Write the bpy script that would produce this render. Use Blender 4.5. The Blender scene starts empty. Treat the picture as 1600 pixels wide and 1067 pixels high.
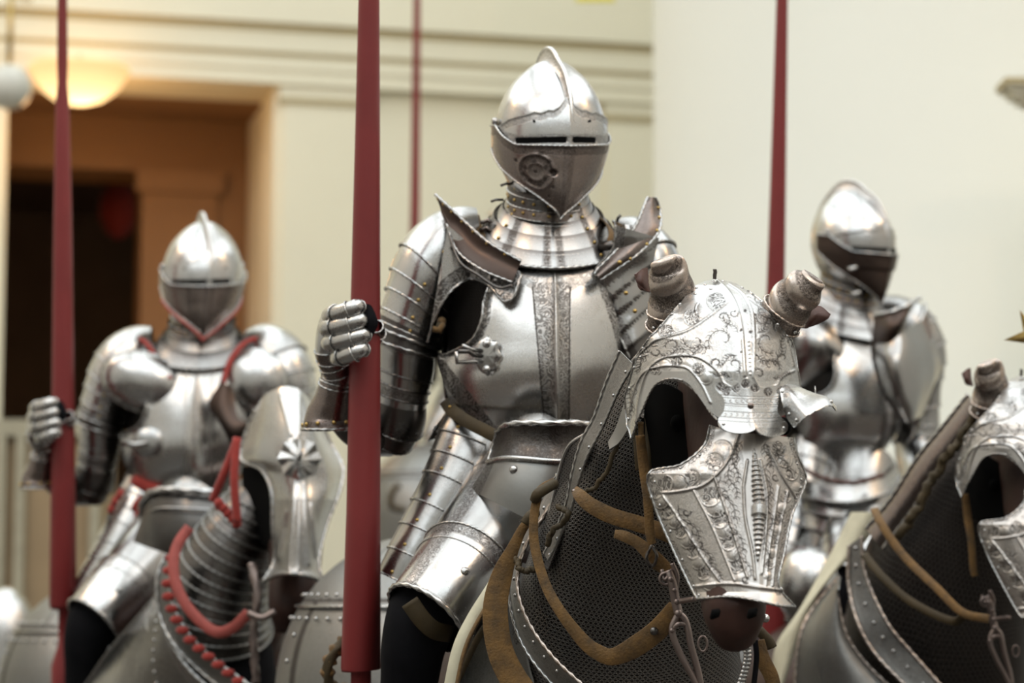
import bpy, math, random
import numpy as np
random.seed(5)
RNG = np.random.default_rng(5)
sc = bpy.context.scene
COL = sc.collection
PI = math.pi

# ---------------------------------------------------------------- camera
F = 3778.0                       # focal length in pixels of the 1600 wide frame (85 mm)
TILT = math.radians(6.0)
EYE = np.array([0.0, 0.0, 1.6])
cam_data = bpy.data.cameras.new('camera')
cam = bpy.data.objects.new('camera', cam_data)
COL.objects.link(cam)
cam.location = EYE
cam.rotation_euler = (PI / 2 + TILT, 0, 0)
cam_data.lens = 85.0
cam_data.sensor_width = 36.0
cam_data.clip_end = 200
cam_data.dof.use_dof = True
cam_data.dof.focus_distance = 4.0
cam_data.dof.aperture_fstop = 3.2
sc.camera = cam

# ---------------------------------------------------------------- world, light, exposure
sc.view_settings.view_transform = 'Standard'
sc.view_settings.look = 'None'
sc.view_settings.gamma = 1.0
sc.view_settings.use_curve_mapping = False
sc.view_settings.exposure = 0.72
sc.cycles.use_denoising = True
sc.cycles.max_bounces = 8
sc.cycles.glossy_bounces = 5
sc.cycles.diffuse_bounces = 4
sc.cycles.sample_clamp_indirect = 8.0
world = bpy.data.worlds.new('daylight')
sc.world = world
world.use_nodes = True
world.node_tree.nodes['Background'].inputs[0].default_value = (0.80, 0.90, 1.0, 1)
world.node_tree.nodes['Background'].inputs[1].default_value = 1.2

def area(name, loc, aim, sx, sy, power, color):
    l = bpy.data.lights.new(name, 'AREA')
    l.shape = 'RECTANGLE'; l.size = sx; l.size_y = sy
    l.energy = power; l.color = color
    o = bpy.data.objects.new(name, l)
    o.location = loc
    from mathutils import Vector
    o.rotation_euler = (Vector(aim) - Vector(loc)).to_track_quat('-Z', 'Y').to_euler()
    COL.objects.link(o)
    return o
SKY_COL = (0.89, 0.965, 1.0)
# daylight falling through the panes of the glazed laylight in the ceiling
for ix in range(3):
    for iy in range(4):
        area('skylight_light', (-5.3 + ix * 5.3, -5.4 + iy * 5.6, 8.95), (-5.3 + ix * 5.3, -5.4 + iy * 5.6, 0), 4.9, 5.2, 118, SKY_COL)
# warm gallery spotlights hung under the ceiling
for x, y, z, e in ((-3.2, 1.5, 7.5, 95), (3.8, 0.5, 7.2, 95), (-6.0, 7.0, 7.5, 80), (6.5, 6.5, 7.5, 70)):
    l = bpy.data.lights.new('spotlight_bulb', 'POINT'); l.energy = e; l.color = (1.0, 0.62, 0.32); l.shadow_soft_size = 0.22
    o = bpy.data.objects.new('spotlight_bulb', l); o.location = (x, y, z); COL.objects.link(o)

# ---------------------------------------------------------------- geometry helpers
RIGHT = np.array([1.0, 0, 0]); FWD = np.array([0, math.cos(TILT), math.sin(TILT)]); UP = np.array([0, -math.sin(TILT), math.cos(TILT)])

def P(px, py, d):
    px = np.asarray(px, float); py = np.asarray(py, float); d = np.asarray(d, float)
    x = (px - 800) / F * d; y = (533.5 - py) / F * d
    return EYE + x[..., None] * RIGHT + y[..., None] * UP + d[..., None] * FWD
def PP(rows):
    a = np.array(rows, float)
    return P(a[..., 0], a[..., 1], a[..., 2])
def nz(v):
    v = np.asarray(v, float)
    return v / np.maximum(np.linalg.norm(v, axis=-1, keepdims=True), 1e-9)
def cr(c, n=None, t=None):
    """Catmull-Rom through the control rows c (axis 0), n samples or the parameters t in 0..1"""
    c = np.asarray(c, float)
    if len(c) == 2:
        c = np.stack([c[0], (c[0] + c[1]) / 2, c[1]])
    m = len(c) - 1
    if t is None: t = np.linspace(0, 1, n)
    t = np.clip(np.asarray(t, float), 0, 1) * m
    i = np.minimum(t.astype(int), m - 1); f = t - i
    e = np.concatenate([[2 * c[0] - c[1]], c, [2 * c[-1] - c[-2]]])
    p0, p1, p2, p3 = e[i], e[i + 1], e[i + 2], e[i + 3]
    f = f.reshape((-1,) + (1,) * (c.ndim - 1))
    return 0.5 * (2 * p1 + (p2 - p0) * f + (2 * p0 - 5 * p1 + 4 * p2 - p3) * f ** 2 + (3 * p1 - p0 - 3 * p2 + p3) * f ** 3)
def surf(rows, nu, nv):
    a = cr(np.array(rows, float), nv)                 # nv x k x 3
    return np.swapaxes(cr(np.swapaxes(a, 0, 1), nu), 0, 1)
def even(pts, n):
    """resample a polyline evenly by length"""
    pts = np.asarray(pts, float)
    s = np.concatenate([[0], np.cumsum(np.linalg.norm(np.diff(pts[:, :3], axis=0), axis=1))])
    t = np.linspace(0, s[-1], n)
    return np.stack([np.interp(t, s, pts[:, k]) for k in range(pts.shape[1])], 1)
def normals(G):
    du = np.gradient(G, axis=1); dv = np.gradient(G, axis=0)
    return nz(np.cross(du, dv))

class MB:
    def __init__(s):
        s.v = []; s.n = 0; s.f = []; s.mi = []; s.et = []; s.bd = []; s.uv = []; s.mats = []
    def slot(s, m):
        if m not in s.mats: s.mats.append(m)
        return s.mats.index(m)
    def grid(s, G, mat, close=False, et=None, bd=None, flip=False):
        nv, nu = G.shape[:2]
        idx = s.n + np.arange(nv * nu).reshape(nv, nu)
        s.v.append(G.reshape(-1, 3)); s.n += nv * nu
        for lst, a in ((s.et, et), (s.bd, bd)):
            lst.append(np.zeros(nv * nu) if a is None else np.broadcast_to(np.asarray(a, float), (nv, nu)).reshape(-1))
        if close:
            idx = np.concatenate([idx, idx[:, :1]], 1); G = np.concatenate([G, G[:, :1]], 1)
        du = np.concatenate([[0], np.cumsum(np.linalg.norm(np.diff(G, axis=1), axis=2).mean(0))])
        dv = np.concatenate([[0], np.cumsum(np.linalg.norm(np.diff(G, axis=0), axis=2).mean(1))])
        U, V = np.meshgrid(du, dv)
        a, b, c, d = idx[:-1, :-1], idx[:-1, 1:], idx[1:, 1:], idx[1:, :-1]
        q = np.stack([a, d, c, b] if flip else [a, b, c, d], -1).reshape(-1, 4)
        s.f.append(q)
        def cn(A): return [A[:-1, :-1], A[:-1, 1:], A[1:, 1:], A[1:, :-1]]
        us, vs = cn(U), cn(V)
        o = [0, 3, 2, 1] if flip else [0, 1, 2, 3]
        s.uv.append(np.stack([np.stack([us[k] for k in o], -1).reshape(-1, 4), np.stack([vs[k] for k in o], -1).reshape(-1, 4)], -1))
        s.mi.append(np.full(len(q), s.slot(mat)))
        return s
    def sheet(s, G, th, mat, back=None, et=None, bd=None, edge=None):
        """a plate of real thickness; G is its outer face, oriented towards the camera"""
        N = normals(G)
        toward = (EYE - G)
        if (N * toward).sum() < 0: N = -N; fl = False
        else: fl = True
        B = G - N * th
        s.grid(G, mat, et=et, bd=bd, flip=not fl); s.grid(B, back or mat, flip=fl)
        e = edge or mat
        for a, b in ((G[0], B[0]), (G[-1], B[-1]), (G[:, 0], B[:, 0]), (G[:, -1], B[:, -1])):
            s.grid(np.stack([a, b]), e)
        return s
    def tube(s, pts, r, mat, n=8, caps=True, ry=None, up=None, twist=None, close=False):
        pts = np.asarray(pts, float); m = len(pts)
        T = nz(np.gradient(pts, axis=0))
        r = np.broadcast_to(np.asarray(r, float), (m,)); ryy = r if ry is None else np.broadcast_to(np.asarray(ry, float), (m,))
        if up is None:
            a = np.cross(T[0], [0.13, 0.2, 0.97]);  a = a if np.linalg.norm(a) > 0.2 else np.cross(T[0], [1.0, 0, 0])
            A = [nz(a)]
            for k in range(1, m):
                v = A[-1] - T[k] * np.dot(A[-1], T[k]); A.append(nz(v))
            A = np.array(A)
        else:
            A = nz(np.cross(T, np.broadcast_to(np.asarray(up, float), T.shape)))
        B = np.cross(T, A)
        th = np.arange(n) / n * 2 * PI
        rr = np.ones((m, n))
        if twist is not None:
            L = np.concatenate([[0], np.cumsum(np.linalg.norm(np.diff(pts, axis=0), axis=1))])
            rr = 1 + 0.22 * np.cos(3 * th[None, :] - L[:, None] * twist)
        G = pts[:, None] + A[:, None] * (np.cos(th)[None, :, None] * (r[:, None] * rr)[..., None]) + B[:, None] * (np.sin(th)[None, :, None] * (ryy[:, None] * rr)[..., None])
        if caps:
            c0 = np.repeat(pts[:1, None], n, 1); c1 = np.repeat(pts[-1:, None], n, 1)
            G = np.concatenate([c0, G, c1])
        return s.grid(G, mat, close=True, flip=True)
    def rope(s, pts, r, mat, k=None):
        L = np.linalg.norm(np.diff(pts, axis=0), axis=1).sum()
        pts = even(pts, int(min(500, max(12, L / (r * 0.55)))))
        return s.tube(pts, r, mat, n=9, twist=(k or 1.15) / r)
    def strap(s, pts, w, th, mat, face=None, n=None):
        """flat band; face = direction(s) its broad side looks at"""
        pts = np.asarray(pts, float)
        m = n or max(8, len(pts))
        T = nz(np.gradient(pts, axis=0))
        f = np.broadcast_to(np.asarray(-FWD if face is None else face, float), T.shape)
        A = nz(np.cross(T, f)); B = nz(np.cross(A, T))
        w = np.broadcast_to(np.asarray(w, float), (len(pts),)) / 2; h = th / 2
        cs = [(1, .5), (.94, 1), (-.94, 1), (-1, .5), (-1, -.5), (-.94, -1), (.94, -1), (1, -.5)]
        G = np.stack([pts + A * (w * a)[:, None] + B * (h * b) for a, b in cs], 1)
        c0 = np.repeat(pts[:1, None], 8, 1); c1 = np.repeat(pts[-1:, None], 8, 1)
        return s.grid(np.concatenate([c0, G, c1]), mat, close=True)
    def dome(s, p, n, r, mat, flat=0.7):
        n = nz(n); a = nz(np.cross(n, [0.3, 0.2, 0.9])); b = np.cross(n, a)
        th = np.arange(10) / 10 * 2 * PI
        G = []
        for ph in (-0.25, 0.0, 0.45, 0.9, 1.3, 1.57):
            G.append(p + n * (r * flat * math.sin(ph)) + (a * np.cos(th)[:, None] + b * np.sin(th)[:, None]) * (r * math.cos(ph)))
        return s.grid(np.array(G), mat, close=True)
    def ball(s, p, r, mat, n=20, m=12):
        th = np.linspace(0, 2 * PI, n, endpoint=False); ph = np.linspace(0, PI, m)
        r = np.broadcast_to(np.asarray(r, float), (3,))
        G = np.array(p) + np.stack([np.outer(np.sin(ph), np.cos(th)) * r[0], np.outer(np.sin(ph), np.sin(th)) * r[1], np.outer(np.cos(ph), np.ones(n)) * r[2]], -1)
        return s.grid(G, mat, close=True)
    def box(s, c, sx, sy, sz, mat, rot=0.0):
        c = np.array(c, float); ca, sa = math.cos(rot), math.sin(rot)
        def p(x, y, z): return c + np.array([x * ca - y * sa, x * sa + y * ca, z])
        X, Y, Z = sx / 2, sy / 2, sz / 2
        b = [p(-X, -Y, -Z), p(X, -Y, -Z), p(X, Y, -Z), p(-X, Y, -Z), p(-X, -Y, Z), p(X, -Y, Z), p(X, Y, Z), p(-X, Y, Z)]
        for q in ((0, 1, 5, 4), (1, 2, 6, 5), (2, 3, 7, 6), (3, 0, 4, 7), (4, 5, 6, 7), (3, 2, 1, 0)):
            s.grid(np.array([[b[q[0]], b[q[1]]], [b[q[3]], b[q[2]]]]), mat)
        return s
    def build(s, name, parent=None, label=None, smooth=True, origin=None):
        V = np.concatenate(s.v)
        org = np.zeros(3)
        if parent is not None:
            org = np.array(ORG[parent.name])
        elif origin is not None:
            org = np.array(origin, float)
        V = V - org
        Q = np.concatenate(s.f)
        me = bpy.data.meshes.new(name)
        me.vertices.add(len(V)); me.vertices.foreach_set('co', V.reshape(-1))
        me.loops.add(len(Q) * 4); me.loops.foreach_set('vertex_index', Q.reshape(-1).astype(np.int32))
        me.polygons.add(len(Q)); me.polygons.foreach_set('loop_start', (np.arange(len(Q)) * 4).astype(np.int32))
        me.polygons.foreach_set('material_index', np.concatenate(s.mi).astype(np.int32))
        for m in s.mats: me.materials.append(M[m])
        uvl = me.uv_layers.new(name='UVMap')
        uvl.data.foreach_set('uv', np.concatenate(s.uv).reshape(-1).astype(np.float32))
        for nm, lst in (('etch', s.et), ('band', s.bd)):  # first one holds engraving plus painted shade at plate overlaps
            a = me.attributes.new(nm, 'FLOAT', 'POINT'); a.data.foreach_set('value', np.concatenate(lst).astype(np.float32))
        me.update(calc_edges=True)
        me.validate()
        if smooth: me.polygons.foreach_set('use_smooth', np.ones(len(me.polygons), bool))
        o = bpy.data.objects.new(name, me)
        COL.objects.link(o)
        if parent is not None:
            o.parent = parent
        else:
            o.location = org
        ORG[o.name] = org if parent is None else org
        if label: o['label'] = label
        return o
ORG = {}
def thing(name, label, cat, loc, group=None):
    o = bpy.data.objects.new(name, None); COL.objects.link(o)
    o.location = loc; o.empty_display_size = 0.1
    o['label'] = label; o['category'] = cat
    if group: o['group'] = group
    ORG[o.name] = np.array(loc, float)
    return o
def tag(o, label, cat, group=None, kind=None):
    if label: o['label'] = label
    if cat: o['category'] = cat
    if group: o['group'] = group
    if kind: o['kind'] = kind
    return o
def struct(o): o['kind'] = 'structure'; return o

# ---------------------------------------------------------------- materials
M = {}
def newmat(name):
    m = bpy.data.materials.new(name); m.use_nodes = True
    nt = m.node_tree; b = nt.nodes['Principled BSDF']
    M[name] = m
    return nt, b
def node(nt, typ, **kw):
    n = nt.nodes.new(typ)
    for k, v in kw.items():
        if k.startswith('i_'):
            key = k[2:]; key = int(key) if key.isdigit() else key
            n.inputs[key].default_value = v
        else: setattr(n, k, v)
    return n
def math_n(nt, op, a, b=None, clamp=False):
    n = nt.nodes.new('ShaderNodeMath'); n.operation = op; n.use_clamp = clamp
    for k, v in ((0, a), (1, b)):
        if v is None: continue
        if isinstance(v, (int, float)): n.inputs[k].default_value = v
        else: nt.links.new(v, n.inputs[k])
    return n.outputs[0]
def mixc(nt, fac, a, b):
    n = nt.nodes.new('ShaderNodeMix'); n.data_type = 'RGBA'
    for k, v in ((0, fac), (6, a), (7, b)):
        if isinstance(v, (int, float)): n.inputs[k].default_value = v
        elif isinstance(v, tuple): n.inputs[k].default_value = (*v, 1)
        else: nt.links.new(v, n.inputs[k])
    return n.outputs[2]
def steel(name, base, rough, dark=(0.055, 0.045, 0.04), patina=(0.30, 0.25, 0.21), pat=0.35, scale=1.0, bandbase=0.35, metal=1.0, dents=1.0):
    nt, b = newmat(name); L = nt.links.new
    co = node(nt, 'ShaderNodeTexCoord').outputs['Object']
    et = node(nt, 'ShaderNodeAttribute', attribute_name='etch').outputs['Fac']
    bd = node(nt, 'ShaderNodeAttribute', attribute_name='band').outputs['Fac']
    n1 = node(nt, 'ShaderNodeTexNoise', i_Scale=70 * scale, i_Detail=1.5, i_Roughness=0.5, i_Distortion=1.6); L(co, n1.inputs['Vector'])
    k = math_n(nt, 'FRACT', math_n(nt, 'MULTIPLY', n1.outputs['Fac'], 7.0))
    k = math_n(nt, 'ABSOLUTE', math_n(nt, 'SUBTRACT', k, 0.5))
    k = math_n(nt, 'MULTIPLY', math_n(nt, 'SUBTRACT', 0.36, k), 6.0, True)       # 1 in the cut grooves
    pat_ = math_n(nt, 'ADD', math_n(nt, 'MULTIPLY', k, 1 - bandbase), bandbase)
    dk = math_n(nt, 'ADD', et, math_n(nt, 'MULTIPLY', bd, pat_), True)
    n2 = node(nt, 'ShaderNodeTexNoise', i_Scale=9.0, i_Detail=6, i_Roughness=0.62); L(co, n2.inputs['Vector'])
    n3 = node(nt, 'ShaderNodeTexNoise', i_Scale=240.0, i_Detail=3, i_Roughness=0.6); L(co, n3.inputs['Vector'])
    w = math_n(nt, 'MULTIPLY', math_n(nt, 'SUBTRACT', n2.outputs['Fac'], 0.42), 3.0, True)
    w = math_n(nt, 'MULTIPLY', w, pat)
    col = mixc(nt, w, base, patina)
    col = mixc(nt, math_n(nt, 'MULTIPLY', dk, 0.92), col, dark)
    L(col, b.inputs['Base Color'])
    b.inputs['Metallic'].default_value = metal
    r = math_n(nt, 'ADD', rough, math_n(nt, 'MULTIPLY', n2.outputs['Fac'], 0.14))
    r = math_n(nt, 'ADD', r, math_n(nt, 'MULTIPLY', dk, 0.18))
    r = math_n(nt, 'ADD', r, math_n(nt, 'MULTIPLY', math_n(nt, 'SUBTRACT', n3.outputs['Fac'], 0.5), 0.12), True)
    L(r, b.inputs['Roughness'])
    h = math_n(nt, 'SUBTRACT', math_n(nt, 'MULTIPLY', n2.outputs['Fac'], 1.6 * dents), math_n(nt, 'MULTIPLY', dk, 0.5))
    h = math_n(nt, 'ADD', h, math_n(nt, 'MULTIPLY', n3.outputs['Fac'], 0.06))
    bp = node(nt, 'ShaderNodeBump', i_Strength=0.5, i_Distance=0.0016); L(h, bp.inputs['Height']); L(bp.outputs[0], b.inputs['Normal'])
    return M[name]
def plain(name, c, rough=0.6, metal=0.0, var=0.2, scale=20, bump=0.0, c2=None, sheen=0.0):
    nt, b = newmat(name); L = nt.links.new
    co = node(nt, 'ShaderNodeTexCoord').outputs['Object']
    n = node(nt, 'ShaderNodeTexNoise', i_Scale=float(scale), i_Detail=5, i_Roughness=0.6); L(co, n.inputs['Vector'])
    f = math_n(nt, 'MULTIPLY', math_n(nt, 'SUBTRACT', n.outputs['Fac'], 0.3), 2.2, True)
    c2 = c2 or tuple(x * (1 - var) for x in c)
    L(mixc(nt, f, c, c2), b.inputs['Base Color'])
    b.inputs['Roughness'].default_value = rough; b.inputs['Metallic'].default_value = metal
    if sheen: b.inputs['Sheen Weight'].default_value = sheen
    if bump:
        n2 = node(nt, 'ShaderNodeTexNoise', i_Scale=float(scale) * 6, i_Detail=4); L(co, n2.inputs['Vector'])
        bp = node(nt, 'ShaderNodeBump', i_Strength=0.6, i_Distance=bump); L(n2.outputs['Fac'], bp.inputs['Height']); L(bp.outputs[0], b.inputs['Normal'])
    return M[name]
steel('steel', (0.42, 0.417, 0.41), 0.17)
steel('steel_bright', (0.55, 0.548, 0.54), 0.19, pat=0.3)
steel('steel_etched', (0.68, 0.67, 0.655), 0.20, dark=(0.05, 0.042, 0.038), pat=0.35, dents=0.6, scale=.62)
steel('steel_nose', (0.62, 0.595, 0.57), 0.24, dark=(0.035, 0.03, 0.028), patina=(0.20, 0.155, 0.13), pat=0.4, dents=0.6, scale=.8, bandbase=.1)
steel('steel_face', (0.63, 0.622, 0.61), 0.22, dark=(0.045, 0.038, 0.034), patina=(0.3, 0.26, 0.23), pat=0.35, dents=0.6, scale=.7, bandbase=.12)
steel('steel_rust', (0.075, 0.056, 0.048), 0.30, dark=(0.03, 0.022, 0.018), patina=(0.07, 0.045, 0.035), pat=0.6)  # dark brown steel tone, varied by noise
steel('steel_brown', (0.235, 0.20, 0.185), 0.20, patina=(0.24, 0.18, 0.15), pat=0.5)
steel('steel_dark', (0.13, 0.125, 0.12), 0.22, patina=(0.12, 0.10, 0.09), pat=0.6)
steel('steel_dull', (0.27, 0.27, 0.26), 0.36, patina=(0.25, 0.24, 0.22), pat=0.6)
steel('steel_ear', (0.52, 0.45, 0.40), 0.20, patina=(0.28, 0.2, 0.16), pat=0.5, bandbase=0.45)
steel('bit_iron', (0.30, 0.245, 0.225), 0.42, patina=(0.12, 0.09, 0.08), pat=0.8)
plain('brass', (0.52, 0.36, 0.13), 0.32, 1.0, 0.4, 90)
plain('lance_red', (0.22, 0.024, 0.024), 0.48, 0, 0.22, 5, 0.0003)
plain('red_cloth', (0.36, 0.035, 0.025), 0.85, 0, 0.35, 60, 0.001, sheen=0.2)
plain('red_strap', (0.40, 0.085, 0.07), 0.7, 0, 0.3, 40, 0.0008)
plain('leather', (0.20, 0.105, 0.026), 0.78, 0, 0.5, 40, 0.003, c2=(0.06, 0.036, 0.014), sheen=0.1)
plain('leather_dark', (0.065, 0.045, 0.020), 0.65, 0, 0.5, 28, 0.0012, c2=(0.045, 0.035, 0.02))
plain('leather_red', (0.10, 0.045, 0.035), 0.5, 0, 0.4, 28, 0.0012)
plain('cream_cloth', (0.66, 0.62, 0.46), 0.85, 0, 0.25, 20, 0.001)
plain('black_cloth', (0.010, 0.010, 0.012), 0.85, 0, 0.3, 20, 0.001)
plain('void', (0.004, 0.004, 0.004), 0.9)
plain('hide', (0.055, 0.024, 0.017), 0.5, 0, 0.5, 14, 0.001, c2=(0.022, 0.010, 0.008))
plain('wood_plinth', (0.04, 0.035, 0.03), 0.6)
def mail_material(name, sx, sy, ring=(0.24, 0.225, 0.205), rough=0.38):
    nt, b = newmat(name); L = nt.links.new
    uv = node(nt, 'ShaderNodeTexCoord').outputs['UV']
    sep = node(nt, 'ShaderNodeSeparateXYZ'); L(uv, sep.inputs[0])
    nn = node(nt, 'ShaderNodeTexNoise', i_Scale=14.0, i_Detail=2); L(node(nt, 'ShaderNodeTexCoord').outputs['Object'], nn.inputs['Vector'])
    wob = math_n(nt, 'MULTIPLY', math_n(nt, 'SUBTRACT', nn.outputs['Fac'], 0.5), 1.6)
    v = math_n(nt, 'ADD', math_n(nt, 'MULTIPLY', sep.outputs[1], sy), wob)
    row = math_n(nt, 'FLOOR', v)
    u = math_n(nt, 'ADD', math_n(nt, 'MULTIPLY', sep.outputs[0], sx), math_n(nt, 'MULTIPLY', math_n(nt, 'MODULO', row, 2.0), 0.5))
    fu = math_n(nt, 'SUBTRACT', math_n(nt, 'FRACT', u), 0.5); fv = math_n(nt, 'SUBTRACT', math_n(nt, 'FRACT', v), 0.5)
    d = math_n(nt, 'SQRT', math_n(nt, 'ADD', math_n(nt, 'POWER', math_n(nt, 'ABSOLUTE', fu), 2.0), math_n(nt, 'POWER', math_n(nt, 'ABSOLUTE', fv), 2.0)))
    e = math_n(nt, 'ABSOLUTE', math_n(nt, 'SUBTRACT', d, 0.42))
    rr = math_n(nt, 'MULTIPLY', math_n(nt, 'SUBTRACT', 0.13, e), 11.0, True)
    L(mixc(nt, rr, (0.012, 0.010, 0.009), ring), b.inputs['Base Color'])
    L(math_n(nt, 'MULTIPLY', rr, 0.9), b.inputs['Metallic'])
    b.inputs['Roughness'].default_value = rough; b.inputs['Specular IOR Level'].default_value = 0.1
    bp = node(nt, 'ShaderNodeBump', i_Strength=1.0, i_Distance=0.0022); L(rr, bp.inputs['Height']); L(bp.outputs[0], b.inputs['Normal'])
mail_material('mail', 1 / 0.0070, 1 / 0.0060)
for k_ in ('void', 'black_cloth', 'leather_dark', 'hide'): M[k_].node_tree.nodes['Principled BSDF'].inputs['Specular IOR Level'].default_value = 0.06 if k_ in ('void', 'black_cloth') else 0.3
mail_material('mail_far', 1 / 0.010, 1 / 0.010, ring=(0.075, 0.065, 0.058))
mail_material('mail_black', 1 / 0.006, 1 / 0.0055, ring=(0.05, 0.045, 0.04))
mail_material('mail_fine', 1 / 0.006, 1 / 0.0055, ring=(0.15, 0.14, 0.13))

# ================================================================= THE ROOM
plain('plaster', (0.80, 0.76, 0.60), 0.75, 0, 0.05, 1.5)
plain('plaster_column', (0.80, 0.805, 0.725), 0.7, 0, 0.04, 0.8)
plain('plaster_line', (0.50, 0.42, 0.24), 0.75, 0, 0.1, 1.5)  # tan colour painted as the shade lines of the mouldings
plain('wall_side', (0.60, 0.59, 0.555), 0.8, 0, 0.1, 1.0)
plain('floor_stone', (0.05, 0.037, 0.028), 0.5, 0, 0.3, 2.0)
plain('ceiling_paint', (0.55, 0.54, 0.5), 0.8)
plain('ochre_wall', (0.27, 0.14, 0.06), 0.8, 0, 0.12, 1.5)
plain('umber_wall', (0.20, 0.115, 0.065), 0.8, 0, 0.3, 1.5)
plain('case_frame', (0.40, 0.37, 0.27), 0.6)
plain('case_panel', (0.34, 0.245, 0.14), 0.7, 0, 0.25, 3)
nt, b = newmat('lamp_glow')
b.inputs['Base Color'].default_value = (0.8, 0.6, 0.35, 1)
co = node(nt, 'ShaderNodeTexCoord').outputs['Object']
sp = node(nt, 'ShaderNodeSeparateXYZ'); nt.links.new(co, sp.inputs[0])
r2 = math_n(nt, 'ADD', math_n(nt, 'POWER', math_n(nt, 'ABSOLUTE', sp.outputs[0]), 2.0), math_n(nt, 'POWER', math_n(nt, 'ABSOLUTE', sp.outputs[1]), 2.0))
g = math_n(nt, 'SUBTRACT', 1.0, math_n(nt, 'MULTIPLY', r2, 12.0), True)
nt.links.new(mixc(nt, g, (1.0, 0.50, 0.18), (1.0, 0.80, 0.40)), b.inputs['Emission Color'])
nt.links.new(math_n(nt, 'ADD', math_n(nt, 'MULTIPLY', g, 0.75), 0.42), b.inputs['Emission Strength'])
plain('milk_glass', (0.62, 0.62, 0.56), 0.35)
plain('banner_yellow', (0.85, 0.75, 0.08), 0.7)

HZ = 533.5 + F * math.tan(TILT)
WA = P(0, HZ, 13.5); WB = P(1010, HZ, 14.45)
WD = nz(np.array([WB[0] - WA[0], WB[1] - WA[1], 0])); WN = np.array([WD[1], -WD[0], 0])     # WN points to the camera
WROT = math.atan2(WD[1], WD[0])
def W(px, py, off=0.0):
    d = P(px, py, 1.0) - EYE
    o = WA + WN * off
    t = np.dot(o - EYE, WN) / np.dot(d, WN)
    p = EYE + d * t
    return float(np.dot(p - WA, WD)), float(p[2])
def wbox(mb, s0, s1, z0, z1, o0, o1, mat):
    c = WA + WD * (s0 + s1) / 2 + WN * (o0 + o1) / 2
    mb.box((c[0], c[1], (z0 + z1) / 2), s1 - s0, o1 - o0, z1 - z0, mat, WROT)
sL = W(5, 500)[0]; sR = W(425, 500)[0]
mb = MB()
wbox(mb, -9, sL, 0, 4.575, -0.5, 0, 'plaster'); wbox(mb, sR, 9.0, 0, 4.575, -0.5, 0, 'plaster'); wbox(mb, -9, 9.0, 4.575, 9, -0.5, 0, 'plaster')
struct(mb.build('wall_back', smooth=False))
mb = MB()
for z0, z1, o, m in ((4.925, 5.35, 0.13, 'plaster'), (4.88, 4.925, 0.10, 'plaster_line'), (4.76, 4.88, 0.095, 'plaster'), (4.735, 4.76, 0.085, 'plaster_line'), (4.66, 4.735, 0.08, 'plaster'), (4.575, 4.66, 0.07, 'plaster')):
    wbox(mb, -9, 9, z0, z1, 0.002, o, m)
struct(mb.build('trim_1', smooth=False))
for k, (a, c) in enumerate(((437, 560), (948, 1150), (-200, 2))):
    mb = MB()
    s0, s1 = W(a, 500)[0], W(c, 500)[0]
    wbox(mb, s0, s1, 0, 4.47, 0.001, 0.03, 'plaster'); wbox(mb, s0 - 0.02, s1 + 0.06, 4.47, 4.50, 0.001, 0.045, 'plaster_line'); wbox(mb, s0 - 0.02, s1 + 0.08, 4.50, 4.574, 0.001, 0.05, 'plaster')
    struct(mb.build('trim_%d' % (k + 2), smooth=False))
mb = MB()                                                       # inner lobby seen through the opening
wbox(mb, sL - 0.6, sR + 0.6, 4.575, 4.7, -1.2, -0.5, 'ochre_wall')
wbox(mb, sL - 0.6, sR + 0.8, 4.24, 4.7, -1.7, -1.15, 'ochre_wall')
wbox(mb, W(222, 500, -1.2)[0], sR + 0.8, 0, 4.24, -1.7, -1.15, 'ochre_wall')
wbox(mb, W(208, 500, -1.15)[0], W(345, 500, -1.15)[0], 4.10, 4.24, -1.2, -1.08, 'ochre_wall')
wbox(mb, W(218, 500, -1.15)[0], W(335, 500, -1.15)[0], 0, 4.10, -1.2, -1.11, 'ochre_wall')
wbox(mb, sR + 0.02, sR + 0.8, 0, 4.575, -1.2, -0.5, 'plaster')
struct(mb.build('wall_lobby', smooth=False))
mb = MB()
wbox(mb, -9, 4, 0, 5, -6.2, -6.0, 'umber_wall'); wbox(mb, -9, 4, 4.7, 4.8, -6.2, -0.5, 'umber_wall')
wbox(mb, -9, -8.9, 0, 5, -6.2, -0.5, 'umber_wall'); wbox(mb, 3.9, 4, 0, 5, -6.2, -1.7, 'umber_wall')
struct(mb.build('wall_lobby_back', smooth=False))
mb = MB()
q = W(185, 325, -3.0)
c = WA + WD * q[0] + WN * -3.0
ring = [(0.0, .02), (0.05, .09), (0.16, .14), (0.30, .13), (0.40, .07), (0.44, .03)]
th = np.linspace(0, 2 * PI, 16, endpoint=False)
mb.grid(np.array([[[c[0] + r * math.cos(a), c[1] + r * math.sin(a), q[1] - 0.22 + z] for a in th] for z, r in ring]), 'red_cloth', close=True, flip=True)
mb.tube(np.array([[c[0], c[1], q[1] + .2], [c[0], c[1], 4.7]]), 0.01, 'umber_wall')
tag(mb.build('hanging_lantern', origin=(c[0], c[1], q[1])), 'dim dark red lantern hanging inside the brown lobby beyond the opening', 'lantern')

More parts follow.
